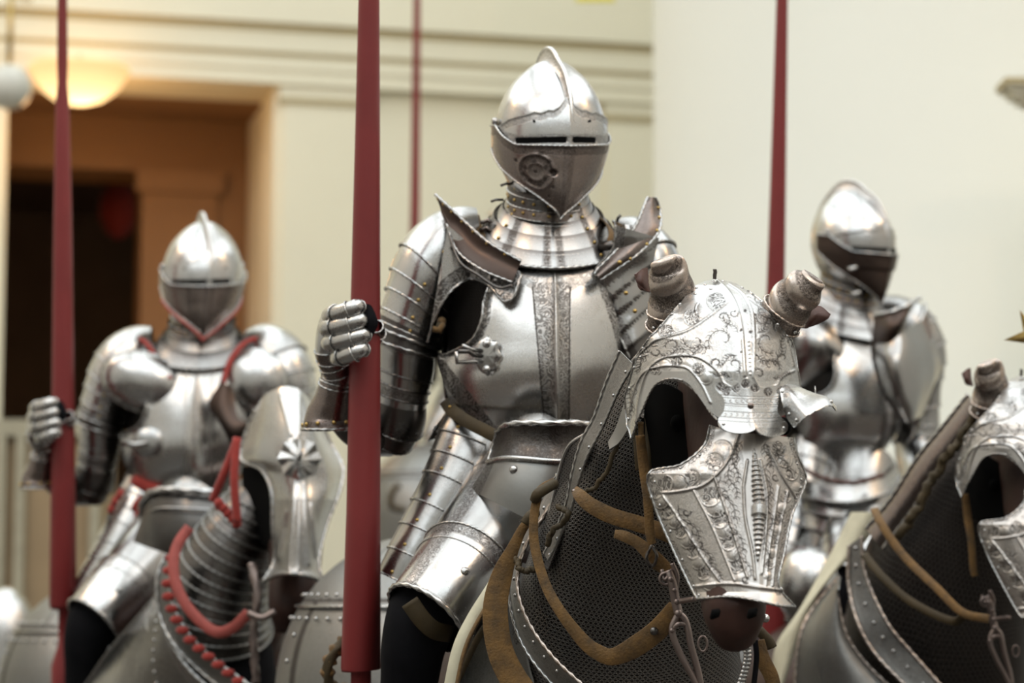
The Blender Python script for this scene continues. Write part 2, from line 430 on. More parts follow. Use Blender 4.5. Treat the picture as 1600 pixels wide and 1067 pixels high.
mb = MB()                                                       # great round column at the right
cc = P(1505, HZ, 11.5); R_ = 1.47
th = np.linspace(0, 2 * PI, 96, endpoint=False)
prof = [(0, 1.62), (0.25, 1.62), (0.3, 1.55), (0.42, 1.55), (0.5, 1.47), (8.6, 1.44), (8.7, 1.55), (9.0, 1.6)]
mb.grid(np.array([[[cc[0] + r * math.cos(a), cc[1] + r * math.sin(a), z] for a in th] for z, r in prof]), 'plaster_column', close=True)
struct(mb.build('column_1'))
mb = MB()
cx, cz = P(1573, 121, 9.3), P(1573, 121, 9.3)[2]
x0 = P(1573, 121, 9.3)[0]; y0 = P(1573, 121, 9.3)[1]
for dz0, dz1, ex in ((-0.012, 0.012, 0.0), (-0.03, -0.012, -0.015), (-0.055, -0.03, -0.035), (-0.08, -0.055, -0.06), (-0.095, -0.08, -0.085)):
    mb.box((x0 - ex + 0.8, y0 + 0.12, cz - 0.0 + (dz0 + dz1) / 2 - 0.005), 1.6, 0.2 + 2 * ex, dz1 - dz0, 'plaster_line' if dz0 == -0.012 or dz0 == -0.095 else 'plaster', 0.0)
mb.box((x0 + 1.0, y0 + 0.14, (cz - 0.1) / 2), 1.4, 0.12, cz - 0.105, 'plaster')
struct(mb.build('trim_6', smooth=False))

mb = MB(); mb.box((0, 6, -0.05), 20, 32, 0.1, 'floor_stone'); struct(mb.build('floor', smooth=False))
mb = MB(); mb.box((0, 4, 9.1), 20, 28, 0.2, 'ceiling_paint'); struct(mb.build('ceiling', smooth=False))
mb = MB(); mb.box((-8.6, 4, 4.5), 0.2, 28, 9, 'wall_side'); struct(mb.build('wall_left', smooth=False))
mb = MB(); mb.box((8.6, 4, 4.5), 0.2, 28, 9, 'wall_side'); struct(mb.build('wall_right', smooth=False))
mb = MB(); mb.box((0, -9, 4.5), 18, 0.2, 9, 'wall_side')
struct(mb.build('wall_front', smooth=False))

# glowing bowl lamp and pale globe by the opening
c = P(124, 106, 13.5)
mb = MB(); r0 = 78 / F * 13.5
th = np.linspace(0, 2 * PI, 48, endpoint=False)
pr = [(r0 * 1.0, 0.0), (r0 * 1.02, -0.012), (r0 * .97, -0.03), (r0 * .9, -0.075), (r0 * .74, -0.13), (r0 * .5, -0.178), (r0 * .25, -0.2), (0.0, -0.208)]
mb.grid(np.array([[[c[0] + r * math.cos(a), c[1] + r * math.sin(a), c[2] + z] for a in th] for r, z in pr]), 'lamp_glow', close=True, flip=True)
root = thing('bowl_lamp', 'glowing yellow glass bowl lamp hanging under the brown lintel', 'ceiling lamp', c)
mb.build('glass_bowl', root)
mb = MB(); mb.tube(np.array([c + [0, 0, -0.02], [c[0], c[1], 4.60]]), 0.015, 'brass', caps=True); mb.build('stem', root)
l = bpy.data.lights.new('bowl_bulb', 'POINT'); l.energy = 9; l.color = (1.0, 0.55, 0.22); l.shadow_soft_size = 0.15
o = bpy.data.objects.new('bowl_bulb', l); o.location = (c[0], c[1] + 0.25, c[2] - 0.42); COL.objects.link(o)
l = bpy.data.lights.new('lobby_bulb', 'POINT'); l.energy = 5; l.color = (1.0, 0.52, 0.2); l.shadow_soft_size = 0.2
o = bpy.data.objects.new('lobby_bulb', l); e = W(320, 300, -0.8); e3 = WA + WD * e[0] - WN * 0.7; o.location = (e3[0] - 1.0, e3[1] + 0.2, 2.6); COL.objects.link(o)
c = P(14, 136, 12.9)
root = thing('globe_lamp', 'pale unlit white globe at the upper left beside the bowl lamp', 'globe lamp', c)
mb = MB(); mb.ball(c, 36 / F * 12.9, 'milk_glass', 28, 18); mb.build('globe', root)
mb = MB(); mb.tube(np.array([c + [0, 0, .12], c + [0, 0, .5], c + [0, 0.5, .6]]), 0.015, 'brass'); mb.build('bracket', root)
c = P(930, -14, 12.5); mb = MB(); mb.box(c, 0.2, 0.02, 0.11, 'banner_yellow')
tag(mb.build('yellow_sign', smooth=False, origin=c), 'yellow sign edge at the very top above the helmet', 'sign')
# pale display case low at the left
a, b_ = P(-70, 655, 11.8), P(150, 655, 11.8)
root = thing('display_case', 'tall pale-framed display case at the left behind the leftmost lance', 'display case', (a[0] / 2 + b_[0] / 2, a[1], 0))
mb = MB(); w_ = b_[0] - a[0]; zt = a[2]
mb.box((a[0] + w_ / 2, a[1] + .4, zt - .04), w_, .8, .08, 'case_frame'); mb.box((a[0] + w_ / 2, a[1] + .4, 0.15), w_, .8, .3, 'case_frame')
for f in (0.0, .33, .47, 1.0): mb.box((a[0] + w_ * f, a[1] + 0.02, zt / 2), .045, .05, zt, 'case_frame')
mb.build('case_frame', root, smooth=False)
mb = MB(); mb.box((a[0] + w_ / 2, a[1] + .42, zt / 2), w_ - .06, .74, zt - .1, 'case_panel'); mb.build('case_panel', root, smooth=False)

# ================================================================= LANCES
def lance(name, label, rows, d, steps, tip_z=4.6, loc_z=0.3):
    """rows: (px left, px right, py) from top to bottom"""
    mb = MB(); g = []
    a = np.array(rows, float)
    cx = (a[:, 0] + a[:, 1]) / 2; hw = (a[:, 1] - a[:, 0]) / 2
    dirn = nz(P(cx[0], a[0, 2], d) - P(cx[2], a[2, 2], d))
    top = P(cx[0], a[0, 2], d)
    tip = top + dirn * (tip_z - top[2])
    pts = [tip] ; rad = [0.006]
    pts += list(P(cx, a[:, 2], np.full(len(a), d))); rad += list(hw / F * d)
    pts = np.array(pts); rad = np.array(rad)
    low = pts[-1] + (pts[-1] - pts[-2]) / np.linalg.norm(pts[-1] - pts[-2]) * 0.18
    pts = np.vstack([pts, low]); rad = np.append(rad, rad[-1])
    mb.tube(pts, rad, 'lance_red', n=28)
    return tag(mb.build(name, origin=low), label, 'lance')
lance('lance', 'thick red painted lance gripped by the front knight', [(561, 592, -60), (560, 593, 0), (554, 594, 240), (547, 594.5, 500), (541, 594.5, 800), (532.5, 595, 1044), (533.5, 594, 1046), (548, 580, 1047), (548, 580, 1090)], 4.52, 0)
lance('lance', 'red lance at far left held by the knight with red trimmings', [(91, 105, -60), (90, 105, 0), (89, 106, 100), (90, 105, 130), (87, 108, 160), (84, 112, 330), (80, 117, 700), (77, 120, 944), (79, 118, 948), (91, 109, 953), (91, 109, 1005), (80, 120, 1040), (80, 121, 1090)], 6.40, 0)
lance('lance', 'thin blurred red lance just behind the thick front lance', [(647, 656, -60), (646, 657, 0), (641, 656, 320), (634, 652, 600), (628, 651, 756), (630, 650, 758), (635, 645, 760), (635, 645, 800)], 10.5, 0)
lance('lance', 'red lance rising behind the armoured horse head, beside the right knight', [(1214, 1230, -60), (1213, 1231, 0), (1203, 1228, 300), (1197, 1226, 470), (1191, 1226, 800), (1187, 1228, 1090)], 6.2, 0)

# ================================================================= THE FRONT KNIGHT
K0 = 4.7
def K(px, py, dy=0.0):
    px, py, dy = np.broadcast_arrays(np.asarray(px, float), np.asarray(py, float), np.asarray(dy, float))
    return P(px, py, K0 + dy)
def KK(rows):
    a = np.array(rows, float); return K(a[..., 0], a[..., 1], a[..., 2])
S = K0 / F                    # metres per pixel at the knight

class Limb:
    """plates around an axis: rows (px, py, dy, r_across_px, r_deep_px)"""
    def __init__(s, rows, fn=KK, scale=S, tilt=0.0):
        s.rows = np.array(rows, float); s.fn = fn; s.sc = scale; s.tilt = tilt
    def frame(s, t):
        t = np.atleast_1d(np.asarray(t, float))
        a = cr(s.rows, t=t)
        c = s.fn(a[:, :3])
        e = 0.01
        T = nz(s.fn(cr(s.rows, t=np.minimum(t + e, 1))[:, :3]) - s.fn(cr(s.rows, t=np.maximum(t - e, 0))[:, :3]))
        A = nz(np.cross(T, FWD)); B = np.cross(T, A)
        return c, T, A, B, a[:, 3] * s.sc, a[:, 4] * s.sc
    def pt(s, t, th, off=0.0):
        c, T, A, B, ra, rb = s.frame(t)
        th = np.asarray(th, float)
        off = np.asarray(off, float)
        tl = s.tilt * (1 - np.clip((np.atleast_1d(t) - .5) / .3, 0, 1)) if s.tilt else np.zeros(len(c))
        return c[:, None] + T[:, None] * (tl[:, None] * ra[:, None] * np.cos(th))[..., None] + A[:, None] * ((ra[:, None] + off) * np.cos(th))[..., None] + B[:, None] * ((rb[:, None] + off) * np.sin(th))[..., None]
    def band(s, mb, t0, t1, mat, nu=40, nv=10, off=0.0, th0=0, th1=2 * PI, flare=0.0, closed=True, et=None, bd=None, th_=None):
        t = np.linspace(t0, t1, nv); th = np.linspace(th0, th1, nu, endpoint=not closed)
        o = off + flare * np.linspace(0, 1, nv)[:, None]
        G = s.pt(t, np.broadcast_to(th, (nv, nu)), np.broadcast_to(o, (nv, nu)))
        U, V = np.meshgrid(th, np.linspace(0, 1, nv))
        if callable(bd): bd = bd(U, V, t)
        if closed:
            mb.grid(G, mat, close=True, flip=True, bd=bd, et=et)
        else:
            mb.sheet(G, th_ or 0.0025, mat, bd=bd, et=et)
        return G
    def ringp(s, t, off=0.0, th0=0.0, th1=2 * PI, n=80):
        return s.pt([t], np.linspace(th0, th1, n)[None], off)[0]
    def rivet(s, mb, t, th, r=3.2, off=0.0, mat='brass'):
        p = s.pt([t], [[th]], off)[0, 0]; c = s.frame([t])[0][0]
        mb.dome(p, nz(p - c), r * s.sc, mat)
    def lames(s, mb, ts, mat, amp=2.5, th0=0, th1=2 * PI, closed=True, rim='steel_bright', rr=1.6, band=None, rivth=None, off=0.0, nu=44, rmat='brass', edge_dark=0.25):
        """overlapping plates between the parameters ts, each flaring to its lower rolled edge"""
        a = amp * s.sc
        for k in range(len(ts) - 1):
            e = 0.14 * (ts[k + 1] - ts[k])
            nv = 9
            def bd(U, V, t, band=band):
                z = np.zeros_like(U)
                if band: z = np.maximum(z, band(U, V))
                return z
            et = np.linspace(0.75, 0, 9)[:, None] ** 3 * 0.8 * np.ones((1, nu)) if edge_dark else None  # shade below the overlapping plate, put into the colour
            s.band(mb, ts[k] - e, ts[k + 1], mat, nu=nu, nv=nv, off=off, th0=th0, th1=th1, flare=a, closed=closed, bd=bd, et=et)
            if rr: mb.rope(s.ringp(ts[k + 1], a + off, th0, th1), rr * s.sc, rim)
            if rivth is not None:
                for q in (rivth if isinstance(rivth, (list, tuple)) else [rivth]): s.rivet(mb, ts[k + 1] - 0.25 * (ts[k + 1] - ts[k]), q, off=a * .8 + off, mat=rmat)

# ---- helmet ----------------------------------------------------------------
HP = np.array([  # py, centre x, half width px, half depth px, centre depth
    (92, 862, 2, 2, 0.01), (97, 862, 20, 22, 0.01), (107, 861, 36, 42, 0.01), (122, 861, 53, 62, 0.008), (140, 860, 67, 78, 0.005), (160, 860, 77, 90, 0.002),
    (182, 860, 84, 97, 0.0), (205, 860, 86.5, 100, -0.002), (228, 860, 86, 99, -0.004), (248, 860, 81.5, 95, -0.008),
    (268, 860, 75, 89, -0.014), (288, 861, 65, 82, -0.022), (308, 863, 51, 72, -0.032), (326, 866, 34, 58, -0.045), (346, 869, 6, 30, -0.075)])
TR = math.radians(19)
def Hm(th, py, off=0.0):
    th, py, off = np.broadcast_arrays(np.asarray(th, float), np.asarray(py, float), np.asarray(off, float))
    c = [np.interp(py, HP[:, 0], HP[:, k]) for k in range(5)]
    low = np.clip((py - 228) / 90, 0, 1)
    ridge = 1 + (0.035 + 0.09 * low) * np.exp(-np.abs(th - TR) / 0.22) - 0.03 * low * np.exp(-((np.abs(th - TR) - 0.75) / 0.3) ** 2)
    rx = (c[2]) * ridge + off; ry = c[3] * ridge + off
    return K(c[1] + rx * np.sin(th), py, c[4] - ry * S * np.cos(th))
def smooth_prof():
    global HP
    y = np.linspace(HP[0, 0], HP[-1, 0], 60)
    t = np.interp(y, HP[:, 0], np.arange(len(HP)) / (len(HP) - 1))
    q = cr(HP, t=t); HP = q[np.argsort(q[:, 0])]
smooth_prof()

def helmet(root, kind=0):
    pit = 'steel_brown' if kind < 2 else 'steel_rust'  # dark floor reflection on the lower visor, put into the steel colour
    mb = MB()                                                        # skull and comb
    th = np.linspace(-PI, PI, 97)[:-1]; y = np.concatenate([np.linspace(92, 110, 12), np.linspace(112, 262, 50)])
    Y, T_ = np.meshgrid(y, th, indexing='ij')
    mb.grid(Hm(T_, Y), 'steel_bright', close=True, flip=True)
    y = np.linspace(262, 300, 12); th = np.linspace(TR + 1.1, TR + 2 * PI - 1.1, 60)
    Y, T_ = np.meshgrid(y, th, indexing='ij'); mb.grid(Hm(T_, Y), 'steel', flip=True)
    sk = mb.build('helmet_skull', root)
    # comb: a fin in the meridian plane of the ridge
    mb = MB()
    dirv = math.sin(TR), math.cos(TR)
    path = []
    for s_, py_, h in ((1, 224, 2), (1, 200, 3), (1, 178, 5), (1, 155, 6.5), (1, 134, 8.5), (1, 116, 11)):
        w = np.interp(py_, HP[:, 0], HP[:, 3]) * 1.035 * S; path.append((w, py_, h))
    for w, py_, h in ((0.032, 103, 15), (0.008, 96, 19), (-0.02, 95, 20), (-0.045, 101, 17)): path.append((w, py_, h))
    for py_, h in ((118, 14), (140, 11), (170, 8), (210, 5), (250, 3)):
        path.append((-np.interp(py_, HP[:, 0], HP[:, 3]) * S, py_, h))
    path = cr(np.array(path), 90)
    nrm = np.stack([np.gradient(path[:, 1]) * S, np.gradient(path[:, 0])], 1); nrm = nz(nrm)     # outward in (w, up)
    G = []; E = []
    ctr = np.array([0.0, 170.0])
    prof = [(-0.12, 9), (0.15, 6.2), (0.5, 4.0), (0.85, 2.8), (0.95, 3.8), (1.05, 2.4), (1.07, 0), (1.05, -2.4), (0.95, -3.8), (0.85, -2.8), (0.5, -4.0), (0.15, -6.2), (-0.12, -9)]
    for w, py_, h in path: pass
    for (w, py_, h), (nw, nu_) in zip(path, nrm):
        o = np.array([w, (170 - py_) * S]); 
        nn = np.array([nw, nu_])
        if np.dot(nn, o) < 0: nn = -nn
        row = []
        for a, t_ in prof:
            q = o + nn * (h * a + 1) * S
            yy = 170 - q[1] / S
            lat = t_ * min(1, 0.45 + h / 26)
            row.append(K(860 + q[0] / S * dirv[0] + lat * dirv[1], yy, 0.005 - q[0] * dirv[1] + lat * S * dirv[0]))
        G.append(row); E.append([0.25, .55, .6, .5, .1, .05, 0, .05, .1, .5, .6, .55, .25])
    mb.grid(np.array(G), 'steel_etched', bd=np.array(E))
    mb.build('comb', sk)
    # visor with the sight
    def scal(u):
        a = np.abs(u)
        return np.interp(a, [0, .05, .16, .28, .36, .5, .62, .75, .9, 1.15, 1.5], [151, 154, 166, 172, 171, 176, 174, 178, 181, 186, 200])
    th = np.linspace(TR - 1.75, TR + 1.75, 170); v = np.linspace(0, 1, 46)
    top = scal(th - TR); 
    bot = np.interp(np.abs(th - TR), [0, .3, .9, 1.2, 1.75], [227, 225, 228, 222, 205])
    V, T_ = np.meshgrid(v, th, indexing='ij')
    Y = top + (bot - top) * V
    ang = T_ - TR
    slit = ((Y > 214.5 + 1.5 * np.abs(ang)) & (Y < 221.5 + 1.5 * np.abs(ang)) & (np.abs(ang) > 0.06) & (ang > -0.98) & (ang < 0.56))
    off = 3.5 + 1.5 * np.exp(-((Y - top) / 3) ** 2) + 1.2 * np.exp(-((bot - Y) / 3) ** 2) + 3.0 * np.exp(-(ang / 0.05) ** 2) - 10.0 * slit
    if kind == 1: off = 3.5 + 0.5 * np.exp(-((Y - top) / 3) ** 2) + 3.0 * np.exp(-(ang / 0.05) ** 2) - 10.0 * slit
    bd = np.maximum(((Y - top) < 13) & ((Y - top) > 1.5), ((bot - Y) < 16) & (~slit)) * (0.62 if kind == 0 else 0.0)
    bd = bd * (np.abs(ang) < 1.5)
    mb = MB(); mb.sheet(Hm(T_, Y, off), 0.002, 'steel_bright' if kind != 2 else 'steel', bd=bd, et=slit * 1.0)  # slit recess is blackened in the colour too
    for q in (-0.62, 0.42):
        p = Hm(q + TR, 189, 5); mb.dome(p, nz(p - K(860, 189, 0)), 2.2 * S, 'void')
    vis = mb.build('visor', sk)
    mb = MB()                                                        # black strip laid over the slit, standing in for its shade
    th = np.linspace(TR - 0.95, TR - 0.075, 24)
    for a, b_ in ((TR - 0.97, TR - 0.065), (TR + 0.065, TR + 0.55)):
        th = np.linspace(a, b_, 24); yy = np.array([213.8, 218, 222.6])
        Y, T_ = np.meshgrid(yy, th, indexing='ij'); Y = Y + 1.5 * np.abs(T_ - TR)
        mb.grid(Hm(T_, Y, 4.6), 'void', flip=True)
    mb.build('sight_slit', vis)
    # lower visor (ventail)
    th = np.linspace(TR - 1.9, TR + 1.9, 150); v = np.linspace(0, 1, 60)
    top = np.interp(th - TR, [-1.9, -1.5, -1.25, -1.0, -.9, 0, .9, 1.2, 1.9], [196, 196, 212, 224, 226, 228, 226, 220, 196])
    bot = np.interp(np.abs(th - TR), [0, .15, .5, .9, 1.2, 1.5, 1.9], [345, 336, 320, 298, 280, 262, 232])
    V, T_ = np.meshgrid(v, th, indexing='ij'); Y = top + (bot - top) * V; ang = T_ - TR
    off = 6 + 1.6 * np.exp(-((Y - top) / 3) ** 2) + 1.5 * np.exp(-((bot - Y) / 3) ** 2)
    bd = (((Y - top) < 15) & ((Y - top) > 3)) * 0.8 + (np.abs(ang) < 0.09) * 0.6
    et = np.zeros_like(Y)
    if kind == 0:
        rr_ = np.sqrt(((ang + 0.62) * 78) ** 2 + (Y - 268) ** 2)
        off = off + 1.6 * np.exp(-((rr_ - 27) / 2.2) ** 2) + 0.8 * np.exp(-((rr_ - 14) / 3) ** 2)
        bd = np.maximum(bd, (rr_ < 27) * (rr_ > 15) * 0.9)
        holes = [(-1.0, 250), (-.35, 252), (-1.02, 290), (-.42, 306), (-0.62, 268), (-.42, 262), (-.82, 262), (-.62, 252), (-.45, 280), (-.78, 282), (-.6, 290), (-.9, 272), (-.3, 292), (-.5, 240)]
        for a, yy in holes:
            et = np.maximum(et, (np.sqrt(((ang - a) * 78) ** 2 + (Y - yy) ** 2) < 3.2) * 1.0)
        big = np.sqrt(((ang + 0.27) * 82) ** 2 + (Y - 270) ** 2) < 5.2
        et = np.maximum(et, big); off = off - 6 * big
    elif kind == 1:
        st = np.exp(-((np.abs(ang) - 0.5) / 0.03) ** 2) + np.exp(-((np.abs(ang) - 0.07) / 0.03) ** 2)
        et = st * 0.6; bd = bd * 0.3
    else:
        et = np.exp(-((Y - 262) / 3.0) ** 2) * 0.5 * (np.abs(ang) < 1.0); off = off + 4 * ((Y < 262) & (np.abs(ang) < 1.1)); bd = bd * 0.5
    mb = MB(); mb.sheet(Hm(T_, Y, off), 0.002, pit, bd=bd, et=et)
    mb.rope(Hm(th, top, 7.5), 1.5 * S, 'steel_bright'); mb.rope(Hm(th, bot, 7.0), 1.5 * S, 'steel')
    ven = mb.build('lower_visor', sk)
    for sgn in (-1, 1):
        mb = MB()
        p = Hm(TR + sgn * 1.62, 190, 5 if kind == 0 else 2); n = nz(p - K(860, 190, 0)); mb.tube(np.array([p - n * .004, p + n * 0.004]), 6 * S, 'steel', n=12); mb.dome(p + n * .004, n, 5 * S, 'steel', .4)
        mb.build('visor_pivot', sk)
    # bevor rim and neck lames of the helmet with brass rivets
    mb = MB()
    for k, (y0, y1, rx, rx1) in enumerate(((274, 300, 58, 61), (294, 318, 60, 61), (311, 334, 59, 62))):
        th = np.linspace(0, 2 * PI, 81)[:-1]; v = np.linspace(0, 1, 6)
        V, T_ = np.meshgrid(v, th, indexing='ij')
        rx_ = rx + (rx1 - rx) * V; 
        Y = y0 + (y1 - y0) * V + 14 * np.cos(T_ - TR) * (1 if k else 1.1)
        G = K(853 + rx_ * np.sin(T_), Y, -0.005 - (rx_ + 6) * S * np.cos(T_))
        mb.grid(G, 'steel_dark' if k < 2 else 'steel_brown', close=True, flip=True, bd=(V > 0.5) * 0.5)
        mb.rope(G[-1], 1.5 * S, 'steel')
        for a in np.arange(-2.0, 1.9, 0.34):
            i = int(round((a % (2 * PI)) / (2 * PI) * 80)) % 80
            p = G[3, i]; mb.dome(p, nz(p - K(853, Y[3, i], 0)), 2.9 * S, 'brass')
    mb.build('neck_lames', sk)
    if kind == 1:
        mb = MB(); th = np.linspace(TR - 1.6, TR + 1.6, 60)
        mb.tube(Hm(th, np.interp(np.abs(th - TR), [0, .5, 1.6], [348, 330, 262]), 9), 4 * S, 'red_strap'); mb.build('red_lining', sk)
    return sk

# ---- torso ------------------------------------------------------------------
TB = np.array([  # py, centre x, half width, half depth px, centre dy
    (350, 862, 60, 60, .02), (385, 858, 110, 90, .03), (430, 852, 150, 120, .03), (480, 846, 158, 135, .02), (530, 842, 153, 142, .01), (580, 832, 145, 142, .0), (630, 822, 128, 130, .0), (672, 812, 112, 112, .01), (700, 806, 108, 108, .02)])
def _dens():
    global TB
    y = np.linspace(TB[0, 0], TB[-1, 0], 120)
    t = np.interp(y, TB[:, 0], np.arange(len(TB)) / (len(TB) - 1)); q = cr(TB, t=t); q[:, 0] = np.maximum.accumulate(q[:, 0]); TB = q
_dens()
def torso_depth(px, py, grow=0.0):
    c = [np.interp(py, TB[:, 0], TB[:, k]) for k in range(5)]
    q = np.clip((px - c[1]) / (c[2] + grow + 4), -1, 1)
    return c[4] - (c[3] + grow) * S * np.sqrt(np.maximum(1 - q * q, 0.0))

def breastplate(root, kind=0):
    L = np.array([(793, 396), (772, 426), (757, 462), (752, 500), (736, 532), (700, 552), (684, 556), (688, 580), (697, 612), (708, 640), (722, 668), (732, 684)], float)
    Rr = np.array([(935, 398), (938, 420), (950, 455), (962, 490), (974, 530), (980, 552), (978, 566), (970, 592), (958, 622), (944, 648), (928, 674), (920, 688)], float)
    nv, nu = 190, 200
    lv = cr(L, nv); rv = cr(Rr, nv)
    cx = np.interp(lv[:, 1], [396, 450, 684], [866, 868, 872])
    u = np.linspace(0, 1, nu)
    X = lv[:, None, 0] + (rv[:, None, 0] - lv[:, None, 0]) * u
    Yl = lv[:, None, 1]; Yr = rv[:, None, 1]
    Y = Yl + (Yr - Yl) * u
    Y = Y + 22 * np.sin(PI * u)[None] * np.clip(1 - np.linspace(0, 1, nv) * 5, 0, 1)[:, None] ** 2      # scooped neck
    D = torso_depth(X, Y, 8)
    peak = np.interp(Y, [396, 500, 620, 690], [0.01, 0.03, 0.055, 0.045])
    D = D - peak * np.exp(-np.abs(X - cx[:, None]) / 20.0) * 0.65 - .004 * np.exp(-np.abs(X - cx[:, None]) / 4.0)
    el = np.minimum(X - lv[:, None, 0], 1e9)
    # armhole roll at the left upper edge
    arm = (Y < 560) & (X - lv[:, None, 0] < 14) 
    D = D - 0.012 * np.exp(-((X - lv[:, None, 0]) / 7.0) ** 2) * (Y < 562) * (Y > 440)
    b1 = np.interp(Y, [430, 450, 690], [830, 832, 853]); b2 = np.interp(Y, [430, 450, 690], [893, 891, 889])
    inb = (X > b1) & (X < b2) & (Y > 440)
    line = (np.abs(X - b1) < 1.2) | (np.abs(X - b2) < 1.2)
    ctr = np.abs(X - cx[:, None])
    neckb = (Y < np.interp(X, [790, 830, 868, 905, 960], [425, 452, 470, 448, 432]))
    neckb_in = neckb
    diag = (np.abs((X - 700) - (Y - 590) * 0.78) < 15) & (Y > 566)
    al = (X - lv[:, None, 0] < 13) & (Y < 560) & (Y > 455)
    ar = (rv[:, None, 0] - X < 12)
    if kind == 0:
        bd = np.maximum.reduce([inb * 0.85 * np.clip(ctr / 5, 0.3, 1), neckb_in * 0.6, diag * 1.0, al * 0.9, ar * 0.9])
        et = (line & (Y > 448)) * 0.9
    elif kind == 1:
        bd = ar * 0.2; et = ((np.abs(ctr - 26) < 1.3) | (np.abs(ctr - 30) < 1.0)) * 0.4
    else:
        bd = np.maximum.reduce([(ctr < 9) * 0.5, neckb_in * 0.4, (Y > 640) * 0.3]); et = (np.abs(ctr - 11) < 2.0) * 0.9
    mb = MB()
    G = K(X, Y, D)
    mb.sheet(G, 0.003, 'steel_etched' if kind == 0 else 'steel_bright', bd=bd, et=et)
    mb.rope(G[int(nv * .2):int(nv * .52), 0], 2.2 * S, 'steel'); mb.rope(G[0], 2.6 * S, 'steel_bright')
    bp = mb.build('breastplate', root)
    # back plate and mail body
    mb = MB()
    th = np.linspace(0, 2 * PI, 73)[:-1]; y = np.linspace(362, 695, 40)
    Y, T_ = np.meshgrid(y, th, indexing='ij')
    c = [np.interp(Y, TB[:, 0], TB[:, k]) for k in range(5)]
    sc_ = 0.93
    mb.grid(K(c[1] + c[2] * sc_ * np.sin(T_), Y, c[4] - c[3] * sc_ * S * np.cos(T_)), 'mail_black', close=True, flip=True)
    mb.build('mail_shirt', root)
    mb = MB(); th = np.linspace(PI * 0.56, PI * 1.42, 60)
    Y, T_ = np.meshgrid(np.linspace(380, 690, 40), th, indexing='ij')
    c = [np.interp(Y, TB[:, 0], TB[:, k]) for k in range(5)]
    mb.sheet(K(c[1] + c[2] * np.sin(T_), Y, c[4] - (c[3] + 6) * S * np.cos(T_)), 0.0025, 'steel'); mb.build('backplate', root)
    return bp

def gorget(root, kind=0):
    mb = MB()
    th = np.linspace(0, 2 * PI, 121)[:-1]
    rings = [(312, 334, 62, 66, 14), (326, 348, 65, 74, 17), (341, 368, 72, 88, 21), (360, 390, 86, 103, 26), (382, 408, 100, 118, 30)]
    if kind == 1: rings = [(322, 345, 74, 68, 14), (342, 372, 70, 84, 18), (366, 400, 86, 112, 26)]
    for k, (y0, y1, r0, r1, dr) in enumerate(rings):
        v = np.linspace(0, 1, 9); V, T_ = np.meshgrid(v, th, indexing='ij')
        rx = r0 + (r1 - r0) * V
        a = T_ - TR * 0.25
        Y = y0 + (y1 - y0) * V + dr * (np.cos(a) - 0.72) * 1.25
        rid = 1 + 0.05 * np.exp(-np.abs(np.angle(np.exp(1j * a))) / 0.12)
        G = K(857 + rx * np.sin(T_), Y, 0.005 - rx * rid * 1.0 * S * np.cos(T_))
        ac = np.abs(np.angle(np.exp(1j * a)))
        bd = (((np.abs(ac - 0.11) < 0.055) | (np.abs(ac - 0.75) < 0.07)) * 0.9)
        if kind == 1: bd = 0.4 + 0 * bd
        mb.grid(G, 'steel', close=True, flip=True, bd=bd, et=np.linspace(1, 0, 9)[:, None] ** 2.5 * np.ones((1, 120)) * .8)  # painted shade at the top of each ring, under the one above
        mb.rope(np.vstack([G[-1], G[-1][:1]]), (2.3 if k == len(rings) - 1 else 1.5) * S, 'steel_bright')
        if kind == 0:
            for q in ((-0.95, 0.85) if k else (-1.2, -.6, .5)):
                i = int(round((q % (2 * PI)) / (2 * PI) * 120)) % 120
                p = G[5, i]; mb.dome(p, nz(p - K(857, Y[5, i], 0)), 3.6 * S, 'brass')
    return mb.build('gorget', root)

